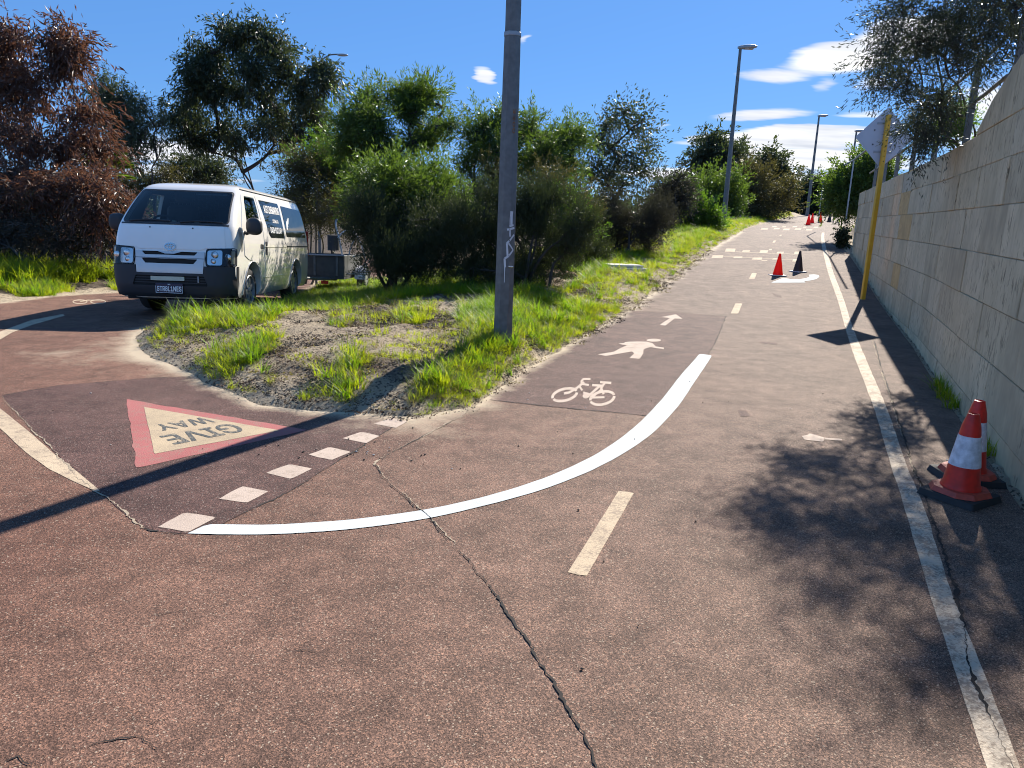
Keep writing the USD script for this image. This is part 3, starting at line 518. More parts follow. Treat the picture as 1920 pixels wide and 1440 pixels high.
for px, s in (([(170, 1395), (230, 1385), (262, 1382), (276, 1400), (290, 1412)], 13), ([(10, 1425), (30, 1420), (60, 1440)], 14), ([(275, 1360), (312, 1348)], 15), ([(520, 1352), (560, 1350), (590, 1362)], 16), ([(350, 1294), (400, 1296)], 17), ([(550, 1220), (592, 1222)], 18), ([(280, 1155), (345, 1145)], 19), ([(0, 840), (60, 836)], 20)):
    crack(px, .0022, s, M['crack'], jit=.006)

# ------------------------------------------------------------------ limestone retaining wall, block by block
wall = thing('retaining_wall', 'tall limestone block retaining wall with dark streaks beside the path', 'wall')
wl = np.r_[0, np.cumsum(np.linalg.norm(np.diff(wall_line, axis=0), axis=1))]
def wpt(s, d=0.0):
    """point of the wall's face at s metres along it, d metres behind the face"""
    k = min(max(int(np.searchsorted(wl, s) - 1), 0), len(wl) - 2); t = (wall_line[k + 1] - wall_line[k]) / (wl[k + 1] - wl[k])
    # smooth the direction near the joints
    p = wall_line[k] + t * (s - wl[k]); return p + np.array([t[1], -t[0]]) * d, t
s_step = float(np.interp(8.05, wall_line[:, 1], wl)); L = wl[-1]
courses = [(-.25, .165), (.165, .575), (.575, .99), (.99, 1.40), (1.40, 1.81), (1.81, 2.20), (2.20, 2.55), (2.55, 3.03)]
def block(s0, s1, z0, z1_, front, th=.32, ch=.005):
    a, ta = wpt(s0); b, tb = wpt(s1); t = (b - a) / np.linalg.norm(b - a); nrm = np.array([-t[1], t[0]])   # towards the path
    L_ = np.linalg.norm(b - a); m = bx((0, 0, 0), (L_, th, z1_ - z0), ch); v, f = m
    c = (a + b) / 2 + nrm * (front - th / 2)
    w = np.c_[c + v[:, :1] * t + v[:, 1:2] * nrm, v[:, 2] + (z0 + z1_) / 2]
    return w, f
wr = np.random.default_rng(5)
for ci, (z0, z1_) in enumerate(courses):
    end = s_step if ci == 7 else L; s = -0.0 - wr.uniform(0, .8); s = 0.0
    first = wr.uniform(.5, 1.3)
    while s < end - .02:
        ln = first if s == 0 else wr.choice([.98, .98, .98, .98, 1.2, .52, .30, 1.45]); e = min(s + ln, end)
        if end - e < .25: e = end
        gz = float(g(*wpt((s + e) / 2)[0]))
        if z1_ > gz - .05:
            m = M['stone'][wr.integers(4)]
            if abs((s + e) / 2 - np.interp(12.9, wall_line[:, 1], wl)) < .33: m = M['stone_rust']
            fr = wr.normal(0, .004) + (.010 if e - s < .4 else 0)
            bk = block(s + .0025, e - .0025, max(z0, gz - .25) + .002, z1_ - .002, fr)
            if ci == 7 and e > s_step - 1.15:   # the coping falls away in a slope
                sv = s + (e - s) * np.clip(((bk[0][:, :2] - wpt(s)[0]) @ wpt(s)[1]) / (e - s), 0, 1); bk[0][:, 2] = np.minimum(bk[0][:, 2], np.interp(sv, [s_step - 1.15, s_step], [z1_ - .002, z0 + .03]))
            obj('block', bk, m, wall)
        s = e
core = []
for a, b, zt in ((0, s_step - 1.2, 3.0), (s_step - 1.2, L - .02, 2.52)):
    n = max(int((b - a) / .5), 2)
    for k in range(n):
        s0, s1 = a + (b - a) * k / n, a + (b - a) * (k + 1) / n
        core.append(block(s0, s1, -.3, zt, -.010, .24, 0))
obj('mortar_core', cat(core), M['mortar'], wall)

# ------------------------------------------------------------------ soil held up behind the wall
ss = np.r_[np.arange(-8, L, .8), L, np.arange(L + .8, L + 40, 1.2)]; ds = np.r_[.30, .8, 1.5, 2.5, 4, 6, 9, 14, 22, 35, 60, 100]
V = []
for s in ss:
    if s <= L: p, t = wpt(max(s, 0)); p = p + t * min(s, 0)
    else:
        p, t = wpt(L); p = p + t * (s - L) + np.array([t[1], -t[0]]) * .0
    for d in ds:
        qd = p + np.array([t[1], -t[0]]) * (d + (.9 if s > L else 0)); top = (2.86 if s < s_step - 1.4 else 2.40) + .05 * min(d, 20)
        bl = float(sstep(0, 10, s - L)); gg = float(g(qd[0], qd[1])); base = gg - .08
        if s > L: top = top * (1 - bl) + bl * (gg + .2 + .06 * min(d, 20)); top = base + (top - base) * float(sstep(-.6, 2.2 + 1.5 * bl, d))
        V.append((*qd, top))
V = np.array(V); nd = len(ds); i = (np.arange(len(ss) - 1)[:, None] * nd + np.arange(nd - 1)[None]).ravel()
V[:, 2] += (meshkit.fbm(V * [.9, .9, 0], 3, 4) - .5) * .14
em = obj('embankment', (V, np.stack([i, i + 1, i + nd + 1, i + nd], 1)[:, ::-1]), M['sand'], smooth=True, kind='structure', label='raised sandy ground held behind the wall')
UsdGeom.PrimvarsAPI(em).CreatePrimvar('litter', Sdf.ValueTypeNames.FloatArray, 'vertex').Set(Vt.FloatArray.FromNumpy(np.full(len(V), .25, np.float32)))

# ------------------------------------------------------------------ steel fence along the wall's top
fence = thing('steel_fence', 'grey steel post and rail fence along the top of the wall', 'fence')
for s in np.arange(.9, L - .2, 2.4):
    zt = 3.0 if s < s_step - 1.2 else 2.52; p, t = wpt(s, .20); nr = np.array([t[1], -t[0]])
    def loc(v): return np.c_[p + v[:, :1] * t + v[:, 1:2] * nr, v[:, 2] + zt]
    v, f = bx((0, 0, .55), (.075, .075, 1.14), .006); obj('post', (loc(v), f), M['galv_dull'], fence)
    v, f = bx((0, 0, .03), (.14, .14, .012)); obj('base_plate', (loc(v), f), M['galv_dull'], fence)
for dz in (1.08, .62):
    for a, b, zt in ((.4, s_step - 1.2, 3.0), (s_step + .1, L, 2.52)):
        pts = [np.r_[wpt(s, .20)[0], zt + dz] for s in np.linspace(a, b, 14)]
        obj('rail', tube(pts, .022, 8), M['galv_dull'], fence, smooth=40)
# stepped hand rail that goes on beyond the wall's end
hr = thing('hand_rail', 'thin pale hand rail stepping down past the far end of the wall', 'railing')
Yh = 27.0
hp = [at(1648, 262, 20), at(1601, 300, 25), at(1576, 313, 28), at(1575, 318, 28.05), at(1568, 318, 29), at(1545, 330, 32), at(1543, 346, 32.1)]
obj('rail', tube(hp, .026, 8), M['galv'], hr, smooth=40)
for px, Yd in (((1601, 300), 25), ((1575, 318), 28), ((1545, 330), 32)):
    t_ = at(*px, Yd); obj('post', tube([t_, t_ - [0, 0, 1.9]], .024, 8), M['galv'], hr, smooth=40)

# ------------------------------------------------------------------ yellow post with the back of a diamond sign
sg = thing('diamond_sign', 'yellow square post carrying the grey back of a diamond warning sign', 'sign', (6.68, 14.24, .22))
v, f = bx((0, 0, 1.66), (.075, .075, 3.42), .006); obj('post', (v, f), M['yellow'], sg)
for z in np.r_[np.arange(2.55, 3.3, .09)]: obj('bolt_hole', trimesh.creation.cylinder(.009, .004, transform=trimesh.transformations.translation_matrix([0, -.0385, z]) @ trimesh.transformations.rotation_matrix(math.pi / 2, [1, 0, 0])), M['dark_void'], sg)
dm = shapely.box(-.36, -.36, .36, .36).buffer(.0); dm = affinity.rotate(sbox(-.35, -.35, .35, .35).buffer(.03), 45)
pl = trimesh.creation.extrude_polygon(dm, .003, engine='earcut'); pv = np.array(pl.vertices); ang = math.radians(3)
pv = np.c_[pv[:, 0], pv[:, 2] + .046, pv[:, 1] + 2.97]
obj('sign_plate', (pv, pl.faces), M['sign_back'], sg)
for x, z in ((-.2, 2.85), (.2, 2.85), (0, 3.2), (-.2, 3.1)):
    obj('bolt', trimesh.creation.cylinder(.012, .012, transform=trimesh.transformations.translation_matrix([x, .044, z]) @ trimesh.transformations.rotation_matrix(math.pi / 2, [1, 0, 0])), M['dark_void'], sg)
for z in (2.72, 3.22):
    v, f = bx((0, .043, z), (.34, .006, .04)); obj('bracket', (v, f), M['galv'], sg)
v, f = bx((0, 0, -.03), (.12, .12, .07), .01); obj('footing', (v, f), M['galv_dull'], sg)

# ------------------------------------------------------------------ light poles
def octring(r, z, n=8, x=0, y=0, rot=math.pi / 8):
    th = np.arange(n) * 2 * math.pi / n + rot; return np.c_[x + r * np.cos(th), y + r * np.sin(th), np.full(n, z)]
def lamp(name, label, loc, h=6.9, r0=.075, r1=.045, rz=0.0, arm=.5, group=None, m='galv_dull', n=12):
    t = thing(name, label, 'street lamp', loc, rz, group)
    obj('pole', loft([octring(r0, -.3, n), octring(r0, .02, n), octring(r0 * .93, 1.2, n), octring(r1, h, n)]), M[m], t, smooth=50)
    obj('base_flange', lathe([(0, .03), (r0 * 2.0, .03), (r0 * 2.1, .015), (r0 * 2.1, -.1)], 16), M[m], t)
    pr = [(x, w, zb, zt_) for x, w, zb, zt_ in ((-.10, .05, h - .03, h + .05), (.02, .10, h - .05, h + .09), (.30, .15, h - .03, h + .12), (.50, .14, h + .0, h + .12), (.62, .06, h + .03, h + .09))]
    secs = []
    for x, w, zb, zt_ in pr:
        th = np.linspace(0, 2 * math.pi, 14, endpoint=False); c_, s_ = np.cos(th), np.sin(th)
        secs.append(np.c_[np.full(14, x), w * np.sign(c_) * np.abs(c_) ** .6, (zb + zt_) / 2 + (zt_ - zb) / 2 * np.sign(s_) * np.abs(s_) ** .7])
    obj('lamp_head', loft(secs), M['galv'], t, smooth=40)
    v, f = bx((.32, 0, h - .035), (.34, .20, .012), .003); obj('lamp_glass', (v, f), M['cone_pale'], t)
    return t
g1 = G(1355, 432); lamp('street_lamp', 'tall thin grey lamp post on the verge by the green shrub', (8.28, 30.49, float(g(8.28, 30.49))), 6.85, .105, .055, 0)
lamp('street_lamp', 'smaller looking lamp post where the path bends out of sight', (21.03, 55.28, float(g(21.03, 55.28))), 6.9, .12, .06, 0)
P3 = at(1606, 246, 46); lamp('street_lamp', 'lamp post rising behind the diamond sign and the wall', (P3[0], P3[1], 1.2), P3[2] - 1.2, .085, .05, 0)
P4 = at(1512, 331, 120); lamp('street_lamp', 'tiny far lamp head above the dark trees', (P4[0], P4[1], 1.5), P4[2] - 1.5, .16, .09, 0)
# lamp with a curved outreach arm behind the gum tree
P5 = at(592, 122, 36); zb = float(g(P5[0], P5[1]))
t = thing('street_lamp', 'curved arm street light poking out from behind the big gum tree', 'street lamp', (P5[0], P5[1], zb))
hz = P5[2] - zb
obj('pole', loft([octring(.085, -.3, 12), octring(.05, hz, 12)]), M['galv_dull'], t, smooth=50)
tip = at(640, 103, 36) - [P5[0], P5[1], zb]
arm = smooth_line(np.array([[0, hz], [.35, hz + .28], [.75, tip[2] + .0], [tip[0] - .1, tip[2] + .02]]), 6); obj('arm', tube(np.c_[arm[:, 0], arm[:, 0] * 0, arm[:, 1]], .03, 8), M['galv_dull'], t, smooth=40)
hd = trimesh.creation.icosphere(2); hd.apply_scale([.26, .11, .06]); hd.apply_translation([tip[0] + .05, 0, tip[2]]); obj('lamp_head', hd, M['galv'], t, smooth=True)

# near pole with the spray tag
PX, PY = -.12, 8.0; pz = z1(PX, PY) - .05
pole = thing('light_pole', 'thick weathered octagonal grey pole in the grass with a white spray tag', 'pole', (PX, PY, pz))
hB = 1.62 + 1.6
obj('pole', loft([octring(.108, -.4), octring(.108, 0), octring(.099, 2.0), octring(.088, 3.16)]), M['galv_dull'], pole)
obj('collar', loft([octring(.091, 3.135), octring(.0925, 3.14), octring(.0925, 3.17), octring(.086, 3.175)]), M['galv'], pole)
obj('upper_pole', loft([octring(.084, 3.17), octring(.055, 7.0)]), M['galv_dull'], pole)
v, f = bx((.028, -.1015, .60), (.050, .004, .50), .0); obj('access_door', (v, f), M['galv_dull'], pole)
lk = trimesh.creation.cylinder(.009, .05, transform=trimesh.transformations.translation_matrix([.062, -.112, .86]) @ trimesh.transformations.rotation_matrix(math.pi / 2, [0, 1, 0])); obj('door_latch', lk, M['chrome'], pole)
# the tag: strokes lying on the front facets, 3 mm proud
def on_pole(x, z, off=.003):
    r = np.interp(z, [0, 2.0, 3.16], [.108, .099, .088]); ap = r * math.cos(math.pi / 8); xe = ap * math.tan(math.pi / 8)
    if x <= xe: return (x, -ap - off, z)
    k = (x - xe) * 1.0; return (xe + k * .707 + off * .7, -ap + k * .707 - off * .7, z)
def tagstroke(pts, w=.011):
    pts = smooth_line(pts, 5) if len(pts) > 2 else np.linspace(pts[0], pts[1], 6); pts = np.asarray(pts); T = np.gradient(pts, axis=0); T /= np.linalg.norm(T, axis=1, keepdims=True) + 1e-9; N = np.c_[-T[:, 1], T[:, 0]] * w
    V = np.array([on_pole(*p) for p in np.vstack([pts + N, pts - N])]); n = len(pts); i = np.arange(n - 1); return V, np.stack([i, i + 1, i + n + 1, i + n], 1)
S_ = lambda pts, w: tagstroke([(x if x < .038 else .038 + (x - .038) / .75, z) for x, z in pts], w)
tg_ = [S_([(.052, 1.43), (.050, 1.36), (.050, 1.28)], .019), S_([(.034, 1.275), (.075, 1.29)], .010), S_([(.010, 1.24), (.085, 1.26)], .011), S_([(.040, 1.24), (.043, 1.17)], .009), S_([(.085, 1.19), (.012, 1.10)], .010), S_([(.012, 1.10), (.025, .96)], .010),
       S_([(.030, 1.10), (.080, 1.03)], .008), S_([(.080, 1.03), (.030, .965)], .010), S_([(.030, .965), (-.006, .94)], .011), S_([(-.006, .94), (.004, .80), (.006, .69)], .011)]
obj('spray_tag', cat(tg_), M['spray_white'], pole, label='white spray painted scribble')
num_ = meshkit.text_mesh('3300', .05, .002, True); nv = np.array(num_.vertices); z_ = nv[:, 0].copy(); nv2 = np.c_[-nv[:, 1], nv[:, 2], -z_]
V_ = np.array([on_pole(.062 + a[0] * .6, 2.45 + a[2] * 1.4, .002 + a[1]) for a in nv2]); obj('pole_number', (V_, num_.faces), M['rust'], pole)

# ------------------------------------------------------------------ cones
def big_cone():
    t = thing('traffic_cone', 'red cone with a scuffed white band on a black rubber foot, nearer the camera', 'traffic cone', (2.76, 4.27, .002), 24)
    h0 = .065; Q = np.array([.77, 1.03])
    obj('cone_body', lathe(Q * [(.145, h0), (.142, h0 + .02), (.132, h0 + .03), (.1085, h0 + .155), (.0675, h0 + .375), (.045, .50), (.041, .515), (.030, .517), (.027, .50), (.030, .40)], 40), M['cone_red'], t, smooth=35)
    r = lambda z: np.interp(z, [h0 + .03, h0 + .155, h0 + .375, .50], [.132, .1085, .0675, .045]) + .0022
    obj('white_band', lathe(Q * [(r(.205) - .003, .2045), (r(.205), .205), (r(.30), .30), (r(.385), .385), (r(.385) - .003, .3855)], 40), M['cone_white'], t, smooth=35)
    oct_ = affinity.rotate(sbox(-.165, -.165, .165, .165), 0).buffer(.03); oc = Polygon([(-.19, -.10), (-.10, -.19), (.10, -.19), (.19, -.10), (.19, .10), (.10, .19), (-.10, .19), (-.19, .10)])
    m = trimesh.creation.extrude_polygon(oc, .030, engine='earcut'); m.apply_translation([0, 0, .040]); mv = np.array(m.vertices); top = mv[:, 2] > .05; mv[top, :2] *= .90; mv[:, :2] *= .80; obj('skirt', (mv, m.faces), M['cone_base'], t)
    m = trimesh.creation.extrude_polygon(affinity.rotate(sbox(-.20, -.20, .20, .20).buffer(.02), 8), .038, engine='earcut'); mv = np.array(m.vertices); mv[mv[:, 2] > .02, :2] *= .94; mv[:, :2] *= .78; obj('rubber_foot', (mv, m.faces), M['rubber'], t)
    return t
c0 = big_cone(); copy_of(c0, (3.01, 4.62, .002), 'red cone with a white band half hidden behind another, close against the wall', None, rz=-9)
def small_cone(label, loc, col, foot, h=.46, r=.095, rz=0):
    t = thing('small_cone', label, 'traffic cone', loc, rz)
    obj('cone_body', lathe([(r, .022), (r * .97, .03), (.022, h), (.016, h + .006), (.010, h + .002), (.012, h - .1)], 28), M[col], t, smooth=35)
    m = trimesh.creation.extrude_polygon(sbox(-r * 1.22, -r * 1.22, r * 1.22, r * 1.22).buffer(.012), .022, engine='earcut'); mv = np.array(m.vertices); mv[mv[:, 2] > .01, :2] *= .97; obj('foot', (mv, m.faces), M[foot], t)
    return t
def gp(px, py, dz=.002): p = G(px, py); return (p[0], p[1], float(g(p[0], p[1])) + dz)
small_cone('bright red small cone standing beside the white curved arrow', gp(1458, 517), 'cone_thin', 'cone_pale', .50, .118, 14)
small_cone('dark maroon small cone right of the bright red one', gp(1496, 510), 'cone_dark', 'cone_pale', .50, .118, 30)
for px, lab, col in (((1515, 422), 'shaded red cone leftmost of the far cones', 'cone_thin'), ((1522, 418.5), 'red cone just behind the leftmost far cone', 'cone_thin'), ((1537.5, 417.3), 'middle red cone of the far row', 'cone_thin'), ((1554.5, 416.2), 'dark cone at the right end of the far row', 'cone_dark')):
    small_cone(lab, gp(*px), col, col, .50, .115)
# concrete pit lid and a rock by the bushes
sl = G(1165, 521); v, f = bx((0, 0, .03), (.75, .55, .10), .012); sp = thing('pit_lid', 'pale concrete slab half buried in the grass', 'slab', (sl[0], sl[1], z1(sl[0], sl[1]) - .02), 18); obj('slab', (v, f), M['concrete'], sp); v, f = bx((0, 0, -.04), (.9, .7, .12), .01); obj('surround', (v, f), M['concrete'], sp)
def rock(name, label, loc, s, m, seed):
    k = trimesh.creation.icosphere(3); v = np.array(k.vertices); v *= (.75 + .5 * meshkit.fbm(v * 1.6 + 9, 3, seed))[:, None]; v *= s; o = obj(name, (v + loc, k.faces), m, smooth=35); return o
hl = G(1040, 545); o = rock('dirt_clod', 'x', (hl[0], hl[1], z1(hl[0], hl[1]) + .03), np.array([.42, .30, .12]), plain('brown_earth', (.14, .075, .035), .95, var=.5, scale=12, bump=.8, bscale=20), 3); tag(o, 'brown heap of dug earth right of the near pole', 'earth heap')
br = G(355, 640); o = rock('rubbish', 'x', (br[0], br[1], z1(br[0], br[1]) + .03), np.array([.10, .05, .03]), M['cone_white'], 5); tag(o, 'small pale scrap lying in the grass tip', 'litter')

# ------------------------------------------------------------------ the white van (local axes: x to picture right, y backwards, z up)
van = thing('van', 'white high backed work van with black bumper parked on the left path', 'van', (-4.83, 10.31, .025), 2.3, None, -2.7)
_w = PI([.24, .30, .45, .70, 1.0, 1.2, 1.4, 1.72, 1.80, 1.86, 1.90, 1.925, 1.945], [.775, .80, .825, .842, .842, .825, .79, .715, .685, .63, .54, .40, .22])
_yf = PI([.24, .32, .45, .62, .80, 1.0, 1.22, 1.29, 1.76, 1.82, 1.86, 1.90, 1.925, 1.945], [.10, .03, .0, .005, .03, .075, .15, .20, .74, .84, .96, 1.20, 1.5, 2.0])
_yr = PI([.24, .45, .8, 1.1, 1.3, 1.72, 1.82, 1.88, 1.925, 1.945], [4.60, 4.68, 4.68, 4.66, 4.62, 4.50, 4.44, 4.34, 4.1, 3.5])
_a = PI([.24, .6, 1.25, 1.80, 1.945], [.26, .28, .26, .17, .08])
NS = 3.0
def ringz(z, nf=13, nsd=34, nr=6, ins=0.0, dz=0.0):
    zq = min(z + dz, 1.94); w, yf, yr, a = float(_w(zq)) - ins, float(_yf(zq)) + ins, float(_yr(zq)) - ins, float(_a(zq)); b = min(.14, w * .4)
    th = np.linspace(0, math.pi / 2, nf); fx, fy = w * np.sin(th) ** (2 / NS), yf + a * (1 - np.cos(th) ** (2 / NS))
    sy = np.linspace(yf + a, yr - b, nsd)[1:-1]; tr = np.linspace(math.pi / 2, 0, nr); rx, ry = w * np.sin(tr) ** (2 / 3.5), yr - b * (1 - np.cos(tr) ** (2 / 3.5))
    R = np.r_[np.c_[fx, fy], np.c_[np.full(len(sy), w), sy], np.c_[rx, ry]]
    Lh = R[1:-1][::-1] * [-1, 1]; P = np.r_[R, Lh]; return np.c_[P, np.full(len(P), z)]
zs = np.unique(np.round(np.r_[np.linspace(.24, 1.72, 34), np.linspace(1.72, 1.90, 12), np.linspace(1.90, 1.945, 8)], 4))
bv, bf = loft([ringz(z) for z in zs]); bv[-1] += [0, 0, .006]
bm = trimesh.Trimesh(bv, bf, process=True); bm.fix_normals()
Mn = lambda t: manifold3d.Manifold(manifold3d.Mesh(np.asarray(t.vertices, np.float32), np.asarray(t.faces, np.uint32)))
body = Mn(bm); WY, WZ, WR = (1.02, 3.62), .335, .335
for wy in WY:
    for sx in (-1, 1):
        c = trimesh.creation.cylinder(.405, .36, sections=40); c.apply_transform(trimesh.transformations.rotation_matrix(math.pi / 2, [0, 1, 0])); c.apply_translation([sx * .80, wy, WZ + .02])
        body -= Mn(c)
ws_poly = Polygon([(-.745, 1.285), (.745, 1.285), (.66, 1.775), (-.66, 1.775)]).buffer(-.05).buffer(.035, quad_segs=4); dw_poly = Polygon([(.845, 1.245), (1.535, 1.225), (1.535, 1.735), (1.07, 1.735), (.985, 1.64)]).buffer(-.03).buffer(.018, quad_segs=4)
def hollow(ins, z0, z1): v, f = loft([ringz(z, ins=ins, dz=.03) for z in np.linspace(z0, z1, 26)]); t = trimesh.Trimesh(v, f, process=True); t.fix_normals(); return Mn(t)
cut = trimesh.creation.extrude_polygon(ws_poly, 1.2, engine='earcut'); cut.apply_transform(np.array([[1, 0, 0, 0], [0, 0, -1, 1.05], [0, 1, 0, 0], [0, 0, 0, 1.0]])); cut.fix_normals(); cut = Mn(cut)
for sx in (-1, 1):
    c = trimesh.creation.extrude_polygon(dw_poly, .5, engine='earcut'); c.apply_transform(np.array([[0, 0, 1, .5 if sx > 0 else -1.0], [1, 0, 0, 0], [0, 1, 0, 0], [0, 0, 0, 1.0]])); c.fix_normals(); cut += Mn(c)
body = body - hollow(.045, .80, 1.86) - cut
lin = (hollow(.050, .805, 1.855) - hollow(.060, .815, 1.845) - cut).to_mesh()
bt_ = body.to_mesh(); obj('body', (np.array(bt_.vert_properties)[:, :3], np.array(bt_.tri_verts)), M['white_paint'], van, smooth=28)
for wy in WY:
    for sx in (-1, 1):
        obj('wheel_arch_liner', tube([(sx * .62, wy, WZ + .02), (sx * .632, wy, WZ + .02)], .40, 28), M['dark_void'], van)
def fpt(P, off):
    x, z = P[:, 0], P[:, 1]; w, yf, a = _w(z), _yf(z), _a(z); s = np.clip((np.abs(x) / w), 0, .9995) ** (NS / 2); y = yf + a * (1 - np.sqrt(1 - s * s) ** (2 / NS))
    e = np.clip((np.abs(x) / w - .86) / .14, 0, 1); return np.c_[x + np.sign(x) * off * e, y - off * (1 - .35 * e), z]
def spt(P, off, sx): y, z = P[:, 0], P[:, 1]; return np.c_[sx * (_w(z) + off), y, z]
def patch(poly, fn, off, edge=.05, back=-.004):
    v, f = tri2d(poly, edge); P = v[:, :2]; top, bot = fn(P, off), fn(P, back)
    e = np.vstack([f[:, [0, 1]], f[:, [1, 2]], f[:, [2, 0]]]); key = np.sort(e, 1); u, inv, cnt = np.unique(key, axis=0, return_inverse=True, return_counts=True); be = e[cnt[inv.ravel()] == 1]; n = len(v)
    q = np.c_[be[:, 0], be[:, 1], be[:, 1] + n, be[:, 0] + n]; m = trimesh.Trimesh(np.vstack([top, bot]), np.vstack([f, q[:, [0, 1, 2]], q[:, [0, 2, 3]]]), process=False); return np.array(m.vertices), np.array(m.faces)
def front(name, poly, m, off, label=None, smooth=35, parent=van, edge=.05): return obj(name, patch(poly, fpt, off, edge), M[m], parent, smooth, label)
def side(name, poly, m, off, sx, label=None, parent=van, edge=.06): return obj(name, patch(poly, lambda P, o: spt(P, o, sx), off, edge), M[m], parent, 35, label)
rnd = lambda p, r: Polygon(p).buffer(-r).buffer(r, quad_segs=5)
# front
front('hood_panel', rnd([(-.70, 1.255), (.70, 1.255), (.735, .955), (.50, .955), (.42, .925), (-.42, .925), (-.50, .955), (-.735, .955)], .015), 'white_paint', .006)
ws_full = rnd([(-.745, 1.285), (.745, 1.285), (.66, 1.775), (-.66, 1.775)], .05)
front('windscreen', ws_full, 'pane', .004); front('windscreen_border', ws_full.difference(ws_poly.buffer(-.004)), 'black_plastic', .0065)
obj('cabin_lining', (np.array(lin.vert_properties)[:, :3], np.array(lin.tri_verts)), M['lining'], van)
v, f = bx((0, .58, 1.13), (1.42, .46, .30), .06); db = obj('dashboard', (v, f), M['dash'], van); v, f = bx((-.36, .62, 1.30), (.40, .22, .08), .03); obj('instrument_hood', (v, f), M['dash'], db)
for x, y, z, w_, h_ in ((.10, .42, 1.295, .12, .03), (.24, .45, 1.30, .07, .05), (.52, .42, 1.292, .18, .02), (-.08, .44, 1.30, .05, .05)):
    v, f = bx((x, y, z), (w_, .05, h_), .004); obj('dash_clutter', (v, f), M['cream_strip'], db)
tw_ = trimesh.creation.torus(.19, .016, 28, 8); tw_.apply_transform(trimesh.transformations.rotation_matrix(math.radians(-42), [1, 0, 0])); tw_.apply_translation([-.36, .86, 1.27]); obj('steering_wheel', tw_, M['black_plastic'], van, smooth=True)
for x in (-.38, .38):
    st = obj('seat', bx((x, 1.22, .93), (.50, .50, .16), .05), M['seat'], van)
    v, f = bx((0, 0, .32), (.48, .15, .66), .06); rm_ = trimesh.transformations.rotation_matrix(math.radians(-10), [1, 0, 0])[:3, :3]; obj('seat_back', (v @ rm_.T + [x, 1.42, .95], f), M['seat'], st)
    v, f = bx((0, 0, .77), (.27, .11, .20), .045); obj('headrest', (v @ rm_.T + [x, 1.44, .96], f), M['seat'], st)
v, f = bx((.33, .86, 1.725), (.44, .14, .018), .005); obj('sun_visor', (v, f), M['cone_white'], van); v, f = bx((0, .84, 1.69), (.22, .03, .06), .012); obj('mirror_inside', (v, f), M['black_plastic'], van)
obj('cargo_barrier', cat([tube([(x, 1.66, .9), (x, 1.66, 1.78)], .004, 4) for x in np.arange(-.62, .63, .062)] + [tube([(-.64, 1.66, z), (.64, 1.66, z)], .004, 4) for z in np.arange(.95, 1.79, .062)]), M['galv'], van)
front('cowl', Polygon([(-.745, 1.262), (.745, 1.262), (.745, 1.283), (-.745, 1.283)]), 'black_plastic', .008)
gr = Polygon([(-.475, .895), (.475, .895), (.455, .60), (-.455, .60)])
slot1 = rnd([(-.385, .892), (-.16, .892), (-.06, .862), (.06, .862), (.16, .892), (.385, .892), (.34, .845), (-.34, .845)], .006); slot2 = rnd([(-.385, .795), (.385, .795), (.33, .728), (-.33, .728)], .008)
front('grille', gr.difference(slot1).difference(slot2), 'silver', .016)
for s in (slot1, slot2): front('grille_slot', s, 'dark_void', .004)
front('grille_groove', Polygon([(-.47, .800), (.47, .800), (.47, .806), (-.47, .806)]).difference(slot2), 'dark_void', .0175)
for sx in (-1, 1):
    hl_ = rnd([(sx * .50, .935), (sx * .835, .955), (sx * .838, .705), (sx * .50, .705), (sx * .485, .80)], .02)
    h = thing_l = front('headlight', hl_.buffer(.008), 'dark_void', .004)
    front('reflector', rnd([(sx * .51, .92), (sx * .70, .93), (sx * .70, .72), (sx * .51, .72)], .03), 'chrome', .010, parent=h)
    for cx, cz, r in ((.60, .86, .055), (.585, .77, .04), (.76, .83, .05)):
        k = trimesh.creation.icosphere(2, r); kv = np.array(k.vertices); kv[:, 1] *= .35; c_ = fpt(np.array([[sx * cx, cz]]), .006)[0]; obj('bulb_bowl', (kv + c_, k.faces), M['chrome'], h, smooth=True)
    front('lens', hl_, 'lens', .030, parent=h)
    k = Polygon([(sx * .80, .74), (sx * .83, .74), (sx * .83, .92), (sx * .80, .92)]); front('indicator', k, 'cream_strip', .012, parent=h)
bum = sbox(-.83, .255, .83, .70).difference(Polygon([(-.47, .71), (.47, .71), (.458, .595), (-.458, .595)])); inl = rnd([(-.47, .56), (.47, .56), (.52, .42), (-.52, .42)], .02)
front('bumper', bum.difference(inl), 'black_plastic', .020); front('lower_intake', inl, 'dark_void', .003)
for z in (.455, .49, .525): front('intake_bar', sbox(-.49, z, .49, z + .012).intersection(inl), 'black_plastic', .012)
for sx in (-1, 1): side('bumper_side', Polygon([(.27, .27), (.36, .27), (.34, .70), (.27, .70)]), 'black_plastic', .010, sx)
front('stone_sticker', sbox(-.255, .492, .205, .548), 'cream_strip', .026)
front('tow_hook', sbox(.385, .47, .40, .56), 'galv', .022)
front('badge_plinth', affinity.scale(Point(0, .955).buffer(1), .085, .060), 'white_paint', .010)
bd = [affinity.scale(Point(0, .962).buffer(1, 24), .078, .052).difference(affinity.scale(Point(0, .962).buffer(1, 24), .066, .041)), affinity.scale(Point(0, .962).buffer(1, 24), .026, .046).difference(affinity.scale(Point(0, .962).buffer(1, 24), .016, .037)), affinity.scale(Point(0, .984).buffer(1, 24), .058, .020).difference(affinity.scale(Point(0, .984).buffer(1, 24), .048, .012))]
front('badge', shapely.union_all(bd), 'chrome', .020, edge=.02)
v, f = bx((0, -.032, .385), (.375, .012, .136), .004); npl = obj('number_plate', (v, f), M['plate'], van)
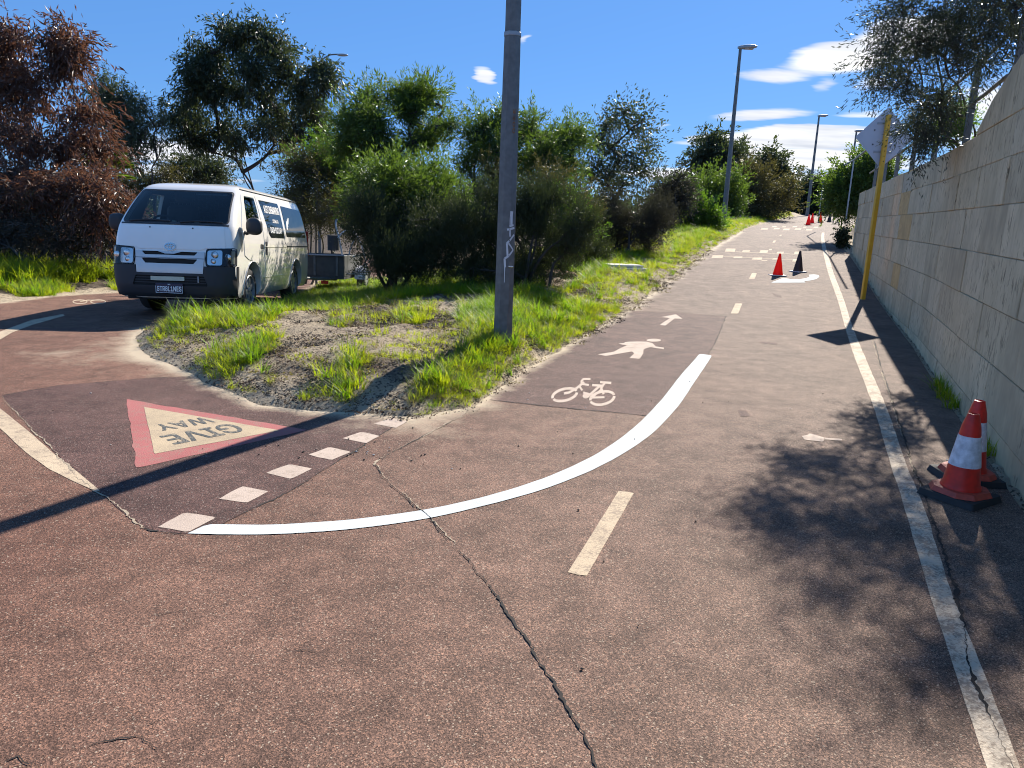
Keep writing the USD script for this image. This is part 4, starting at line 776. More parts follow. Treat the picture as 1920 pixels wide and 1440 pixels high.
def vtext(text, hgt, c, m, parent, wid=None, name='lettering', bold=True):
    t = meshkit.text_mesh(text, hgt, .002, bold); tv = np.array(t.vertices); tv[:, 0] -= (tv[:, 0].min() + tv[:, 0].max()) / 2
    if wid: tv[:, 0] *= wid / np.ptp(tv[:, 0])
    return obj(name, (np.c_[tv[:, 0] + c[0], -tv[:, 2] + c[1], tv[:, 1] + c[2]], t.faces), M[m], parent)
vtext('STR8L1NES', .066, (0, -.0385, .346), 'text_white', npl, .335)
ed = [bx((0, -.0385, .322), (.366, .003, .005)), bx((-.182, -.0385, .37), (.005, .003, .10)), bx((.182, -.0385, .37), (.005, .003, .10))]; obj('plate_border', cat(ed), M['text_white'], npl)
vtext('WA', .016, (0, -.0385, .431), 'text_white', npl)
# wipers
for x0, x1 in ((-.62, -.05), (.10, .66)):
    P = np.array([(x0, 1.300), ((x0 + x1) / 2, 1.322), (x1, 1.312)]); q = fpt(smooth_line(P, 5), .022); wp = obj('wiper', tube(q, .011, 6), M['black_plastic'], van)
for x in (-.30, .29):
    q = fpt(np.array([[x, 1.22]]), .01)[0]; k = trimesh.creation.icosphere(1, .010); k.apply_translation(q); obj('washer_jet', k, M['black_plastic'], van)
# sides
for sx in (-1, 1):
    fd = rnd([(.60, 1.255), (.63, .86), (.80, .80), (1.02, .775), (1.26, .74), (1.40, .62), (1.47, .44), (1.60, .44), (1.60, 1.795), (1.00, 1.795), (.92, 1.74)], .02)
    fw = rnd([(.845, 1.245), (1.535, 1.225), (1.535, 1.735), (1.07, 1.735), (.985, 1.64)], .03)
    d_ = side('front_door', fd.difference(fw.buffer(.006)), 'white_paint', .007, sx); side('door_glass', fw, 'pane', .003, sx, parent=d_)
    hd_ = rnd([(1.40, 1.03), (1.56, 1.02), (1.56, .95), (1.40, .96)], .025); side('door_handle', hd_, 'black_plastic', .012, sx, parent=d_)
    qg = rnd([(.40, 1.235), (.575, 1.235), (.575, .94), (.50, .90)], .02); side('cowl_side', qg, 'silver', .003, sx)
    sd = rnd([(1.635, .44), (2.95, .44), (2.95, 1.775), (1.635, 1.775)], .02); sw_ = rnd([(1.74, 1.72), (2.86, 1.72), (2.86, 1.135), (2.02, 1.135), (1.93, 1.20)], .03)
    d_ = side('sliding_door', sd.difference(sw_.buffer(.006)), 'white_paint', .007, sx)
    wn = side('window', sw_, 'glass_dark', .005, sx, parent=d_)
    hd_ = rnd([(1.68, 1.07), (1.76, 1.07), (1.76, .87), (1.72, .85), (1.68, .88)], .02); side('door_handle', hd_, 'black_plastic', .014, sx, parent=d_)
    rw = rnd([(3.02, 1.70), (4.34, 1.68), (4.40, 1.50), (4.40, 1.165), (3.02, 1.165)], .035); side('rear_window', rw, 'glass_dark', .005, sx)
    side('door_track', Polygon([(2.97, .985), (4.55, .985), (4.55, 1.008), (2.97, 1.008)]), 'black_plastic', .004, sx)
    side('crease', Polygon([(1.62, .985), (2.93, .985), (2.93, .997), (1.62, .997)]), 'white_paint', .014, sx)
    side('sill_crease', Polygon([(1.52, .50), (2.95, .50), (2.95, .512), (1.52, .512)]), 'white_paint', .014, sx)
    gl = np.array([(sx * (float(_w(1.83)) + .012), y, 1.83 + .004) for y in np.linspace(1.02, 4.36, 16)]); obj('roof_gutter', tube(gl, .009, 6), M['black_plastic'], van)
    # arch lip
    th = np.linspace(-.06 * math.pi, 1.06 * math.pi, 26)
    for wy in WY:
        lp = np.c_[np.zeros(26), wy + .412 * np.cos(th), WZ + .02 + .412 * np.sin(th)]; lp[:, 0] = sx * (_w(np.clip(lp[:, 2], .25, 1)) + .002); obj('arch_lip', tube(lp, .010, 6), M['white_paint'], van, smooth=50)
    # mirror
    k = trimesh.creation.icosphere(3); kv = np.array(k.vertices); kv = np.sign(kv) * np.abs(kv) ** .72; kv = kv * [.115, .085, .125] + [sx * .985, .66, 1.285]; mi = obj('mirror', (kv, k.faces), M['black_plastic'], van, smooth=True)
    obj('mirror_arm', tube([(sx * .80, .70, 1.20), (sx * .87, .67, 1.18), (sx * .93, .66, 1.20)], .026, 8), M['black_plastic'], mi)
    # wheels
    for wy in WY:
        def wx(prof): v, f = lathe(prof, 36, 'x'); return v * [sx, 1, 1] + [0, wy, WZ], f
        ty = obj('wheel', wx([(.215, .60), (.30, .60), (.325, .615), (.335, .64), (.335, .745), (.325, .775), (.295, .79), (.235, .788), (.205, .775), (.205, .60)]), M['rubber'], van, smooth=35)
        obj('rim', wx([(.0, .735), (.10, .735), (.165, .725), (.17, .70), (.19, .71), (.208, .785), (.216, .786), (.216, .77), (.205, .70), (.205, .62)]), M['dark_void'], ty, smooth=35)
        sp_ = []
        for k in range(6):
            a_ = k * math.pi / 3 + .3; pr = np.array([(.03, -.035), (.20, -.042), (.20, .042), (.03, .035)]); c_, s_ = math.cos(a_), math.sin(a_); m_ = trimesh.creation.extrude_polygon(Polygon(np.c_[pr[:, 0] * c_ - pr[:, 1] * s_, pr[:, 0] * s_ + pr[:, 1] * c_]), .02, engine='earcut')
            mv = np.array(m_.vertices); sp_.append((np.c_[sx * (.752 + mv[:, 2] - .05 * np.hypot(mv[:, 0], mv[:, 1]) * 0), mv[:, 0] + wy, mv[:, 1] + WZ], m_.faces))
        obj('spokes', cat(sp_), M['galv'], ty)
        obj('hub_cap', wx([(0, .782), (.03, .782), (.04, .77), (.045, .75)]), M['galv'], ty, smooth=40)
        obj('rim_ring', wx([(.198, .745), (.203, .79), (.214, .792), (.22, .785)]), M['galv'], ty, smooth=40)
# lettering on the sliding window facing the verge
def stext(text, hgt, y, z, wid, m='text_white'):
    t = meshkit.text_mesh(text, hgt, .002, True); tv = np.array(t.vertices); tv[:, 0] -= tv[:, 0].min(); tv[:, 0] *= wid / tv[:, 0].max(); zz = z + tv[:, 1]
    return obj('lettering', (np.c_[_w(zz) + .007 + tv[:, 2], y + tv[:, 0], zz], t.faces), M[m], van)
stext('AUSTLINEMARKING', .115, 1.93, 1.535, .88); stext('.COM.AU', .055, 2.28, 1.385, .34); stext('0408 910 149', .095, 2.06, 1.215, .66)
for k in range(3):
    a_ = -.55 + k * .16; q = [(3.10 + .05 * k, 1.30 + .05 * k), (3.17 + .05 * k, 1.29 + .05 * k), (3.16 + .09 * k + .03, 1.44 + .03 * k), (3.13 + .09 * k + .03, 1.45 + .03 * k)]
    side('window_decal', Polygon(q), 'text_white', .0075, 1)
# rear
v, f = bx((0, 4.70, .42), (1.56, .10, .20), .03); obj('rear_bumper', (v, f), M['white_paint'], van)
for sx in (-1, 1):
    v, f = bx((sx * .76, 4.655, 1.05), (.13, .06, .5), .015); obj('tail_light', (v, f), M['cone_red'], van)
v, f = bx((0, 2.4, .26), (1.2, 4.0, .10)); obj('chassis', (v, f), M['dark_void'], van)
v, f = bx((0, .30, .24), (1.3, .36, .05), .01); obj('splash_guard', (v, f), M['dark_void'], van)

# ------------------------------------------------------------------ trailer with the line marking gear
tx, tyy = -4.55, 16.1; tz = float(g(tx, 17.0)) + .02
tr = thing('trailer', 'low grey box trailer hitched behind the van', 'trailer', (tx, tyy, tz), 2.0, None, -2.6)
v, f = bx((0, 1.1, .40), (1.62, 2.2, .06)); obj('deck', (v, f), M['trailer'], tr)
for nm, c, s in (('front_board', (0, .02, .66), (1.62, .035, .46)), ('tailgate', (0, 2.19, .66), (1.62, .035, .46)), ('side_board', (-.80, 1.1, .66), (.035, 2.14, .46)), ('side_board', (.80, 1.1, .66), (.035, 2.14, .46))):
    v, f = bx(c, s, .006); obj(nm, (v, f), M['trailer'], tr)
for x in (-.78, -.3, .18, .66):
    v, f = bx((x, -.005, .66), (.045, .02, .44), .003); obj('stiffener', (v, f), M['galv_dull'], tr)
v, f = bx((0, -.008, .885), (1.66, .05, .03), .004); obj('top_rail', (v, f), M['galv'], tr)
obj('drawbar', tube([(-.6, .2, .36), (0, -.95, .42), (.6, .2, .36)], .03, 8), M['galv_dull'], tr)
for sx in (-1, 1):
    v, f = lathe([(.10, -.09), (.27, -.09), (.30, -.05), (.30, .05), (.27, .09), (.10, .09), (.0, .08)], 28, 'x'); w_ = obj('wheel', (v + [sx * 1.0, 1.25, .29], f), M['rubber'], tr, smooth=35)
    v, f = lathe([(0, .092), (.16, .092), (.17, .07)], 20, 'x'); obj('rim', (v * [sx, 1, 1] + [sx * 1.0, 1.25, .29], f), M['galv'], w_, smooth=35)
    th = np.linspace(.05 * math.pi, .95 * math.pi, 14); gsec = np.c_[np.full(14, sx * 1.0), 1.25 + .38 * np.cos(th), .29 + .36 * np.sin(th)]
    V_ = np.vstack([gsec - [.12, 0, 0], gsec + [.12, 0, 0]]); i = np.arange(13); obj('mudguard', (V_, np.stack([i, i + 1, i + 15, i + 14], 1)), M['cone_white'], tr)
v, f = bx((.40, -.03, .30), (.16, .02, .07), .004); obj('reflector', (v, f), M['cone_red'], tr)
lm = thing('line_marking_machine', 'dark motor unit with upright handle bars riding on the trailer', 'machine', (-4.02, 16.75, tz + .43), 2.0)
v, f = bx((0, 0, .20), (.46, .42, .30), .03); obj('motor', (v, f), M['black_plastic'], lm); v, f = bx((0, 0, .37), (.50, .40, .035), .008); obj('motor_cover', (v, f), M['galv'], lm)
obj('paint_drum', lathe([(0, .04), (.15, .04), (.15, .40), (.14, .42), (0, .42)], 20), M['cone_white'], lm, smooth=40)
k = trimesh.creation.cylinder(.13, .34); k.apply_translation([-.16, .35, .68]); obj('air_filter', k, M['black_plastic'], lm, smooth=40)
obj('handle_bar', tube(smooth_line(np.array([(.10, .10, .35), (.02, .12, .80), (-.06, .18, 1.12), (-.04, .24, 1.22)]), 5), .022, 8), M['galv'], lm, smooth=40)
obj('handle_bar', tube(smooth_line(np.array([(.22, -.05, .0), (.26, .0, .45), (.38, .1, .80), (.46, .12, .90)]), 5), .013, 8), M['galv'], lm, smooth=40)
obj('hose', tube(smooth_line(np.array([(.0, .1, .8), (.25, .15, .98), (.42, .2, .84), (.55, .2, .5), (.62, .1, .15)]), 6), .016, 8), M['cone_white'], lm, smooth=40)
obj('frame', cat([tube([(-.3, -.3, .02), (.72, -.3, .05)], .018, 6), tube([(-.3, .3, .02), (.72, .3, .05)], .018, 6), tube([(.5, -.3, .05), (.75, -.3, .42), (.75, .3, .42), (.5, .3, .05)], .016, 6), tube([(.4, -.28, .42), (1.0, -.28, .52)], .014, 6)]), M['galv'], lm)

# ------------------------------------------------------------------ trees and bushes
def unit(v): return v / (np.linalg.norm(v, axis=-1, keepdims=True) + 1e-9)
def leaf_mesh(pos, d, L, W, rng, curl=.12):
    n = len(pos); d = unit(d); r = unit(np.cross(d, rng.normal(size=(n, 3)))); L = L * rng.uniform(.6, 1.25, n)[:, None]; W = W * rng.uniform(.7, 1.2, n)[:, None]; up = np.cross(r, d)
    v = np.stack([pos, pos + d * L * .45 + r * W + up * L * curl, pos + d * L, pos + d * L * .45 - r * W + up * L * curl], 1).reshape(-1, 3)
    b = np.arange(n)[:, None] * 4; return v, np.vstack([b + [0, 1, 2], b + [0, 2, 3]])
def blob_px(b, Y, rng, jit):
    px, py, rx, ry = b[:4]; y = Y + (b[4] if len(b) > 4 else rng.uniform(-jit, jit)); c = at(px, py, y); k = y / F * 1.03; return c, np.array([rx * k, (rx + ry) / 2 * k * .9, ry * k])
def plant(name, label, category, base_px, Y, blobs, leaf, mat_leaf, bark='bark_grey', n_cl=300, lpc=45, trunk=.10, fork=.35, droop=.25, shell=.45, gap=.42, sprd=.22, seed=1, group=None, limb_r=.035, twigs=140, jit=.8, base=None, upright=0.0, stems=1, gapscale=1.3, kids=2, spray=2.0, chain=False):
    rng = np.random.default_rng(seed); L, W = leaf
    B = []
    for b in blobs:
        c, r = blob_px(b, Y, rng, jit); B.append((c, r * .92))
        for _ in range(kids):
            u = unit(rng.normal(size=3)); B.append((c + u * r * rng.uniform(.7, 1.0), r * rng.uniform(.32, .62)))
    nmain = len(B)
    if base is None: b0 = at(*base_px, Y); base = np.array([b0[0], Y, z1(b0[0], Y) - .05])
    t = thing(name, label, category, base, 0, group)
    vol = np.array([(r[0] * r[1] * r[2]) ** .60 for _, r in B]); cnt = np.maximum((n_cl * vol / vol.sum()).astype(int), 4)
    C, D, K = [], [], []
    for k, ((c, r), n) in enumerate(zip(B, cnt)):
        got = 0
        for _ in range(12):
            u = unit(rng.normal(size=(n * 2, 3))); q = rng.uniform(0, 1, (n * 2, 1)) ** shell; p = c + u * q * r
            ok = meshkit.fbm(p * gapscale, 3, seed) > gap; ok &= p[:, 2] > g(p[:, 0], p[:, 1]) + .08
            p, u = p[ok][:n - got], u[ok][:n - got]; C.append(p); D.append(u); K.append(np.full(len(p), k)); got += len(p)
            if got >= n: break
    C, D, K = np.vstack(C), np.vstack(D), np.concatenate(K)
    # wood
    top = max(c[2] for c, _ in B); tubes = []; limbs = []
    cx = np.mean([c for c, _ in B], 0); fk = base + (cx - base) * [fork * .6, fork * .6, 0] + [0, 0, (cx[2] - base[2]) * fork]
    if fork > .08:
        tl_ = smooth_line(np.array([base, (base + fk) / 2 + rng.normal(0, .06, 3) * [1, 1, 0], fk]), 4)
        tubes.append(tube(tl_, np.interp(np.linspace(0, 1, len(tl_)), [0, .15, 1], [trunk * 1.4, trunk * 1.05, trunk * .8]), 8))
    limbs = [None] * len(B); done = []
    order = sorted(range(len(B)), key=lambda k: (k % (kids + 1) != 0, np.linalg.norm(B[k][0] - fk)))
    for k in order:
        c, r = B[k]; kid = k % (kids + 1) != 0
        s0 = fk + rng.normal(0, .03, 3) if fork > .08 else base + rng.normal(0, .25, 3) * [1, 1, 0]
        if kid: par = limbs[k - k % (kids + 1)]; s0 = par[int(len(par) * rng.uniform(.5, .8))]
        elif done and (fork > .08 or chain):
            A_ = np.vstack([l[int(len(l) * .25):int(len(l) * .75)] for l in done]); up_ = c - A_; ds_ = np.linalg.norm(up_, axis=1); cost = ds_ + np.where(up_[:, 2] < ds_ * .35, 5, 0); j = int(np.argmin(cost))
            if cost[j] < np.linalg.norm(c - s0) * .72: s0 = A_[j]
        dv = c - s0; nv = np.linalg.norm(dv); mid = s0 + dv * .45 + [0, 0, nv * .10] + rng.normal(0, .06, 3) * nv; m2 = s0 + dv * .75 + rng.normal(0, .05, 3) * nv + [0, 0, nv * .06]
        l_ = smooth_line(np.array([s0, mid, m2, c + [0, 0, r[2] * .3]]), 5); limbs[k] = l_
        if not kid: done.append(l_)
        r0_ = limb_r * .5 if kid else (max(trunk * .5, limb_r) if np.allclose(s0, fk, atol=.12) or fork <= .08 else limb_r * .9)
        tubes.append(tube(l_, np.linspace(r0_, limb_r * .22, len(l_)), 6))
    pick = rng.permutation(len(C))[:twigs]
    for i in pick:
        l_ = limbs[K[i]]; dd_ = np.linalg.norm(l_ - C[i], axis=1) + np.where(np.arange(len(l_)) < len(l_) * .3, 9, 0) * .3; s0 = l_[int(np.argmin(dd_ + rng.uniform(0, .3, len(l_))))]
        m_ = (s0 + C[i]) / 2 + rng.normal(0, .08, 3) * np.linalg.norm(C[i] - s0); tubes.append(tube(np.array([s0, m_, C[i] + (C[i] - s0) * .12]), np.array([limb_r * .36, limb_r * .24, limb_r * .10]), 4, False))
    v, f = cat(tubes); obj('trunk', (v - base, f), M[bark], t, smooth=50)
    # leaves
    n = len(C) * lpc; i = np.repeat(np.arange(len(C)), lpc)
    tw = unit(D * .8 + rng.normal(size=C.shape) * .75 + [0, 0, upright + .15 - droop * .6]); tl2 = sprd * spray * rng.uniform(.7, 1.7, (len(C), 1)); q = rng.uniform(-.75, 1, (n, 1))
    off = unit(rng.normal(size=(n, 3))) * rng.uniform(.02, 1, (n, 1)) ** .6 * sprd * .95 * (1.05 - .6 * np.clip(q, 0, 1)) * rng.uniform(.6, 1.2, (len(C), 1))[i] + tw[i] * q * tl2[i] - np.array([0, 0, 1]) * droop * .5 * np.clip(q, 0, 1) ** 2 * tl2[i]; pos = C[i] + off
    keep = pos[:, 2] > g(pos[:, 0], pos[:, 1]) + .03; pos, i, off = pos[keep], i[keep], off[keep]
    d = unit(off) * .35 + tw[i] * .75 + D[i] * .2 + rng.normal(size=pos.shape) * .55 + [0, 0, upright - droop]
    v, f = leaf_mesh(pos - base, d, L, W, rng); obj('crown', (v, f), mat_leaf, t)
    return t
GR = GREEN
# left: russet tree and thickets
plant('russet_tree', 'large tree with reddish brown leaves at the left edge', 'tree', (70, 500), 17.5, [(10, 90, 55, 42), (85, 95, 55, 40), (140, 105, 30, 38), (20, 190, 55, 70), (115, 140, 40, 32), (158, 190, 28, 28), (130, 215, 30, 24), (60, 270, 80, 42), (165, 272, 45, 24), (-40, 150, 60, 90), (195, 275, 18, 16)], (.17, .017), GR['russet'], 'bark_dark', 560, 34, .13, .45, .85, .5, .40, .26, 21, limb_r=.04, twigs=260, gapscale=1.0)
plant('russet_shrub', 'rust brown leafy shrub in front of the palm', 'shrub', (140, 500), 16.2, [(20, 340, 60, 38), (110, 360, 70, 40), (190, 380, 42, 36), (150, 340, 45, 22), (225, 400, 24, 30), (60, 400, 60, 40)], (.14, .016), GR['russet'], 'bark_dark', 420, 36, .05, .05, .75, .5, .38, .22, 22, twigs=160)
plant('brown_thicket', 'dull brown tangled thicket low behind the bright grass', 'shrub', (90, 505), 15.6, [(20, 440, 70, 50), (110, 445, 70, 48), (185, 430, 48, 50), (-60, 440, 60, 60), (225, 440, 30, 40)], (.10, .012), GR['purple'], 'bark_grey', 420, 34, .04, .05, .3, .5, .36, .22, 23, twigs=300)
plant('grey_gum', 'slim grey green gum beside the russet tree', 'tree', (215, 430), 25, [(196, 168, 24, 28), (208, 215, 28, 34), (240, 215, 22, 36), (222, 275, 26, 36), (250, 250, 14, 30)], (.15, .018), GR['grey'], 'bark_grey', 260, 34, .09, .5, .6, .5, .42, .30, 24, twigs=140)
plant('sparse_sapling', 'thin sparse sapling showing its bare branches against the sky', 'tree', (292, 420), 24, [(262, 200, 16, 18), (275, 235, 20, 18), (290, 262, 16, 20), (258, 255, 12, 18), (300, 235, 8, 14)], (.13, .015), GR['grey'], 'bark_dark', 70, 26, .06, .45, .5, .5, .40, .22, 25, twigs=120)
plant('big_gum', 'tallest dark gum tree with several open limbs', 'tree', (470, 420), 28, [(432, 80, 34, 30), (485, 62, 36, 24), (515, 90, 30, 30), (395, 95, 34, 30), (368, 145, 34, 38), (350, 205, 28, 32), (395, 175, 34, 38), (452, 130, 34, 30), (548, 130, 30, 30), (585, 135, 28, 28), (605, 175, 22, 34), (570, 195, 34, 34), (530, 215, 30, 26), (492, 180, 26, 22), (420, 235, 28, 20), (600, 225, 18, 18), (345, 255, 14, 16), (540, 262, 16, 14), (330, 225, 14, 22), (455, 175, 22, 20), (500, 235, 20, 20), (445, 265, 26, 16), (380, 270, 22, 16), (585, 255, 20, 16)], (.19, .026), GR['gum'], 'bark_dark', 1050, 34, .16, .05, .7, .5, .46, .30, 26, limb_r=.05, twigs=320, gapscale=.8, chain=True)
plant('dark_tree', 'small dark tree showing just over the van roof', 'tree', (385, 420), 32, [(372, 322, 42, 26), (405, 318, 26, 20), (345, 305, 16, 12), (330, 330, 20, 20)], (.16, .024), GR['gum'], 'bark_dark', 220, 34, .09, .4, .3, .5, .38, .32, 27)
plant('far_bush', 'hazy olive bush between the sapling and the van', 'bush', (270, 420), 30, [(280, 345, 50, 22), (230, 350, 30, 22), (310, 335, 24, 18)], (.14, .020), GR['olive'], 'bark_dark', 160, 34, .05, .05, .1, .5, .38, .3, 28)
# the fan palm
def palm():
    rng = np.random.default_rng(4); b = at(205, 430, 20); b = np.array([b[0], 20, z1(b[0], 20)]); top = at(205, 338, 20)
    t = thing('fan_palm', 'yellow green fan palm behind the russet shrub', 'palm', b)
    obj('trunk', tube(np.linspace(b, top, 5) - b, [.16, .15, .14, .14, .12], 10), M['bark_dark'], t)
    for k in range(13):
        a, e = k * 2.4, rng.uniform(.1, 1.25); d = np.array([math.cos(a) * math.cos(e), math.sin(a) * math.cos(e), math.sin(e)]); st = top - b; hub = st + d * rng.uniform(.35, .5); r = unit(np.cross(d, [0, 0, 1.0])); u = np.cross(r, d)
        tri_ = [tube([st, hub], .012, 4)]
        for j in np.linspace(-1.25, 1.25, 16):
            q = d * math.cos(j) + r * math.sin(j); L_ = .48 * rng.uniform(.85, 1.1); w = u * .0 + unit(np.cross(q, u)) * .018; tri_.append((np.array([hub, hub + q * L_ * .5 + w + u * .02, hub + q * L_ - u * .06, hub + q * L_ * .5 - w + u * .02]), np.array([[0, 1, 2], [0, 2, 3]])))
        obj('frond', cat(tri_), GR['palm'], t)
palm()
# middle: bushes behind the van and the verge
plant('olive_bush', 'brownish olive twiggy bush right behind the van', 'bush', (590, 500), 20, [(548, 320, 40, 34), (600, 325, 44, 44), (570, 385, 44, 46), (625, 400, 40, 46), (650, 350, 34, 40)], (.085, .011), GR['olive'], 'bark_grey', 520, 38, .06, .06, .05, .5, .36, .24, 31, twigs=300)
plant('acacia_tree', 'bushy acacia tree left of the near pole with open branches below', 'tree', (745, 500), 18, [(668, 235, 40, 30), (705, 200, 40, 30), (700, 245, 46, 30), (755, 180, 40, 28), (800, 192, 40, 28), (770, 225, 44, 30), (822, 225, 26, 30), (650, 265, 24, 24), (790, 262, 34, 22), (835, 205, 16, 18), (680, 275, 36, 22), (735, 285, 30, 16), (640, 240, 16, 20), (845, 240, 12, 22)], (.12, .0125), GR['acacia'], 'bark_dark', 760, 40, .10, .32, -.05, .6, .43, .20, 32, twigs=260, limb_r=.045)
plant('leaning_shrub', 'yellow green shrub above the van rear', 'shrub', (625, 500), 21.5, [(615, 285, 34, 26), (650, 305, 34, 32), (590, 300, 28, 24), (625, 330, 44, 28), (560, 310, 24, 20)], (.11, .012), GR['bright'], 'bark_dark', 330, 36, .05, .2, .0, .5, .40, .22, 33, twigs=120)
plant('acacia_bush', 'rounded mid green acacia bush left of the near pole', 'bush', (760, 520), 14.6, [(720, 345, 62, 36), (790, 345, 58, 40), (688, 390, 42, 40), (835, 385, 44, 48), (755, 400, 70, 44)], (.105, .0115), GR['acacia'], 'bark_dark', 800, 42, .07, .06, -.1, .55, .41, .17, 34, twigs=240)
plant('heath_bush', 'big dark heath bush throwing shade on the grass', 'bush', (750, 530), 13.4, [(700, 450, 46, 46), (745, 440, 66, 52), (815, 430, 60, 58), (850, 470, 40, 55), (715, 492, 56, 32), (790, 495, 70, 36), (870, 430, 34, 50), (690, 410, 40, 34)], (.045, .0075), GR['heath'], 'bark_dark', 1350, 60, .06, .05, -.5, .5, .34, .13, 35, twigs=260, upright=.5)
plant('acacia_tree', 'wide acacia tree seen on both sides of the near pole', 'tree', (905, 500), 19, [(905, 240, 36, 28), (950, 232, 30, 26), (930, 285, 40, 26), (1000, 250, 44, 30), (1050, 255, 36, 30), (1020, 300, 50, 32), (1078, 290, 24, 34), (975, 290, 34, 26), (890, 285, 22, 26), (875, 320, 20, 22), (950, 325, 44, 22), (1040, 330, 44, 22), (1090, 260, 14, 18)], (.12, .0125), GR['acacia'], 'bark_dark', 720, 38, .11, .30, -.05, .6, .44, .20, 36, twigs=260, limb_r=.05)
plant('yellow_shrub', 'yellowish shrub tops right of the near pole', 'shrub', (1060, 500), 16, [(1075, 400, 34, 42), (1050, 440, 30, 36), (1090, 430, 22, 30)], (.09, .010), GR['bright'], 'bark_dark', 170, 36, .04, .1, -.2, .5, .40, .17, 37, twigs=80)
plant('heath_bush', 'dark heath bush behind and right of the near pole', 'bush', (990, 545), 13.0, [(905, 420, 48, 50), (960, 400, 48, 40), (1015, 420, 56, 56), (930, 480, 52, 50), (1010, 485, 62, 48), (1062, 450, 36, 55), (970, 515, 66, 28), (885, 500, 34, 40), (880, 410, 34, 40), (1085, 430, 28, 44), (1040, 380, 44, 30)], (.045, .0075), GR['heath'], 'bark_dark', 1450, 60, .06, .05, -.5, .5, .34, .13, 38, twigs=260, upright=.5)
plant('olive_bush', 'brown green bush filling the gap behind the pole', 'bush', (930, 500), 17.2, [(900, 370, 44, 34), (960, 355, 44, 34), (1040, 360, 46, 34), (1090, 380, 30, 34)], (.08, .010), GR['olive'], 'bark_dark', 400, 38, .05, .06, -.1, .5, .38, .2, 39, twigs=200)
plant('sparse_tree', 'sparse dark leaved tree with fine branches against bright sky', 'tree', (1140, 470), 23, [(1150, 222, 30, 22), (1190, 240, 30, 30), (1120, 262, 28, 28), (1180, 295, 38, 34), (1140, 320, 36, 30), (1210, 320, 20, 28), (1165, 350, 40, 24), (1105, 330, 20, 30), (1215, 275, 16, 24), (1135, 240, 20, 20), (1165, 205, 22, 14)], (.12, .024), GR['gum'], 'bark_dark', 380, 20, .08, .28, .1, .5, .42, .30, 40, twigs=330, limb_r=.04)
plant('purple_heath', 'purplish brown heath bush beside the path', 'bush', (1175, 495), 18.6, [(1125, 415, 42, 44), (1180, 410, 48, 42), (1225, 415, 34, 36), (1150, 450, 48, 34), (1205, 448, 44, 30)], (.05, .008), GR['purple'], 'bark_dark', 800, 56, .05, .05, -.4, .5, .35, .15, 41, twigs=220, upright=.4)
plant('small_heath', 'low green heath bush at the foot of the purplish one', 'bush', (1110, 520), 16.4, [(1100, 470, 34, 34), (1135, 485, 28, 22), (1080, 490, 26, 26)], (.05, .008), GR['heath'], 'bark_dark', 320, 50, .03, .05, -.4, .5, .36, .13, 42, upright=.4)
plant('dark_shrub', 'dark grey brown shrub left of the far lamp post', 'shrub', (1255, 450), 28, [(1250, 350, 30, 30), (1235, 390, 30, 34), (1275, 380, 24, 34), (1265, 335, 14, 18)], (.12, .020), GR['purple'], 'bark_dark', 300, 36, .06, .06, .1, .5, .36, .26, 43)
# far end of the path
plant('far_gum', 'open crowned gum left of the tall thin lamp post', 'tree', (1340, 410), 46, [(1338, 272, 30, 16), (1318, 295, 22, 16), (1362, 290, 20, 18), (1345, 305, 30, 14), (1380, 300, 14, 24)], (.28, .05), GR['gum'], 'bark_grey', 260, 30, .16, .5, .4, .5, .42, .45, 51, twigs=120, limb_r=.07)
plant('round_bush', 'rounded deep green bush behind the tall thin lamp post', 'bush', (1330, 420), 38, [(1330, 355, 46, 36), (1295, 385, 34, 34), (1365, 370, 34, 42), (1340, 395, 40, 26)], (.16, .03), GR['acacia'], 'bark_dark', 420, 40, .1, .06, 0, .5, .34, .34, 52, jit=1.2)
plant('far_gum', 'small gum crown between the two far lamp posts', 'tree', (1440, 400), 50, [(1440, 305, 28, 14), (1425, 322, 16, 14), (1456, 322, 14, 14), (1440, 330, 20, 10)], (.30, .055), GR['gum'], 'bark_grey', 190, 30, .16, .5, .3, .5, .38, .45, 53, limb_r=.07)
plant('olive_round_bush', 'large olive bush with sunlit right side by the path bend', 'bush', (1425, 412), 42, [(1420, 350, 36, 32), (1452, 368, 30, 34), (1395, 375, 30, 30), (1430, 392, 40, 20)], (.16, .03), GR['olive'], 'bark_dark', 420, 40, .1, .06, 0, .5, .34, .36, 54, jit=1.2)
plant('dark_round_bush', 'dark bush mass at the far bend of the path', 'bush', (1510, 402), 64, [(1500, 355, 26, 18), (1528, 362, 26, 22), (1548, 375, 14, 22), (1500, 382, 34, 16), (1535, 388, 26, 14), (1478, 362, 16, 20)], (.24, .05), GR['gum'], 'bark_dark', 420, 38, .15, .06, 0, .5, .32, .5, 55, jit=2)
plant('bright_shrub', 'small bright green shrub at the foot of the tall thin lamp post', 'shrub', (1318, 440), 28.5, [(1315, 390, 26, 16), (1330, 408, 24, 16), (1298, 412, 22, 14), (1325, 422, 26, 10), (1345, 412, 12, 14)], (.10, .022), GR['bright'], 'bark_dark', 280, 34, .05, .06, 0, .5, .34, .20, 56)
plant('wall_end_bush', 'leafy green bush crowding over the far end of the wall', 'bush', (1600, 430), 27, [(1583, 350, 26, 24), (1610, 335, 26, 28), (1632, 312, 20, 26), (1566, 368, 16, 18), (1600, 372, 28, 22), (1588, 392, 14, 14), (1650, 320, 18, 26), (1625, 350, 24, 24)], (.13, .026), GR['acacia'], 'bark_dark', 620, 44, .08, .06, 0, .5, .30, .28, 57, base=(12.9, 27.0, 2.0), kids=0)
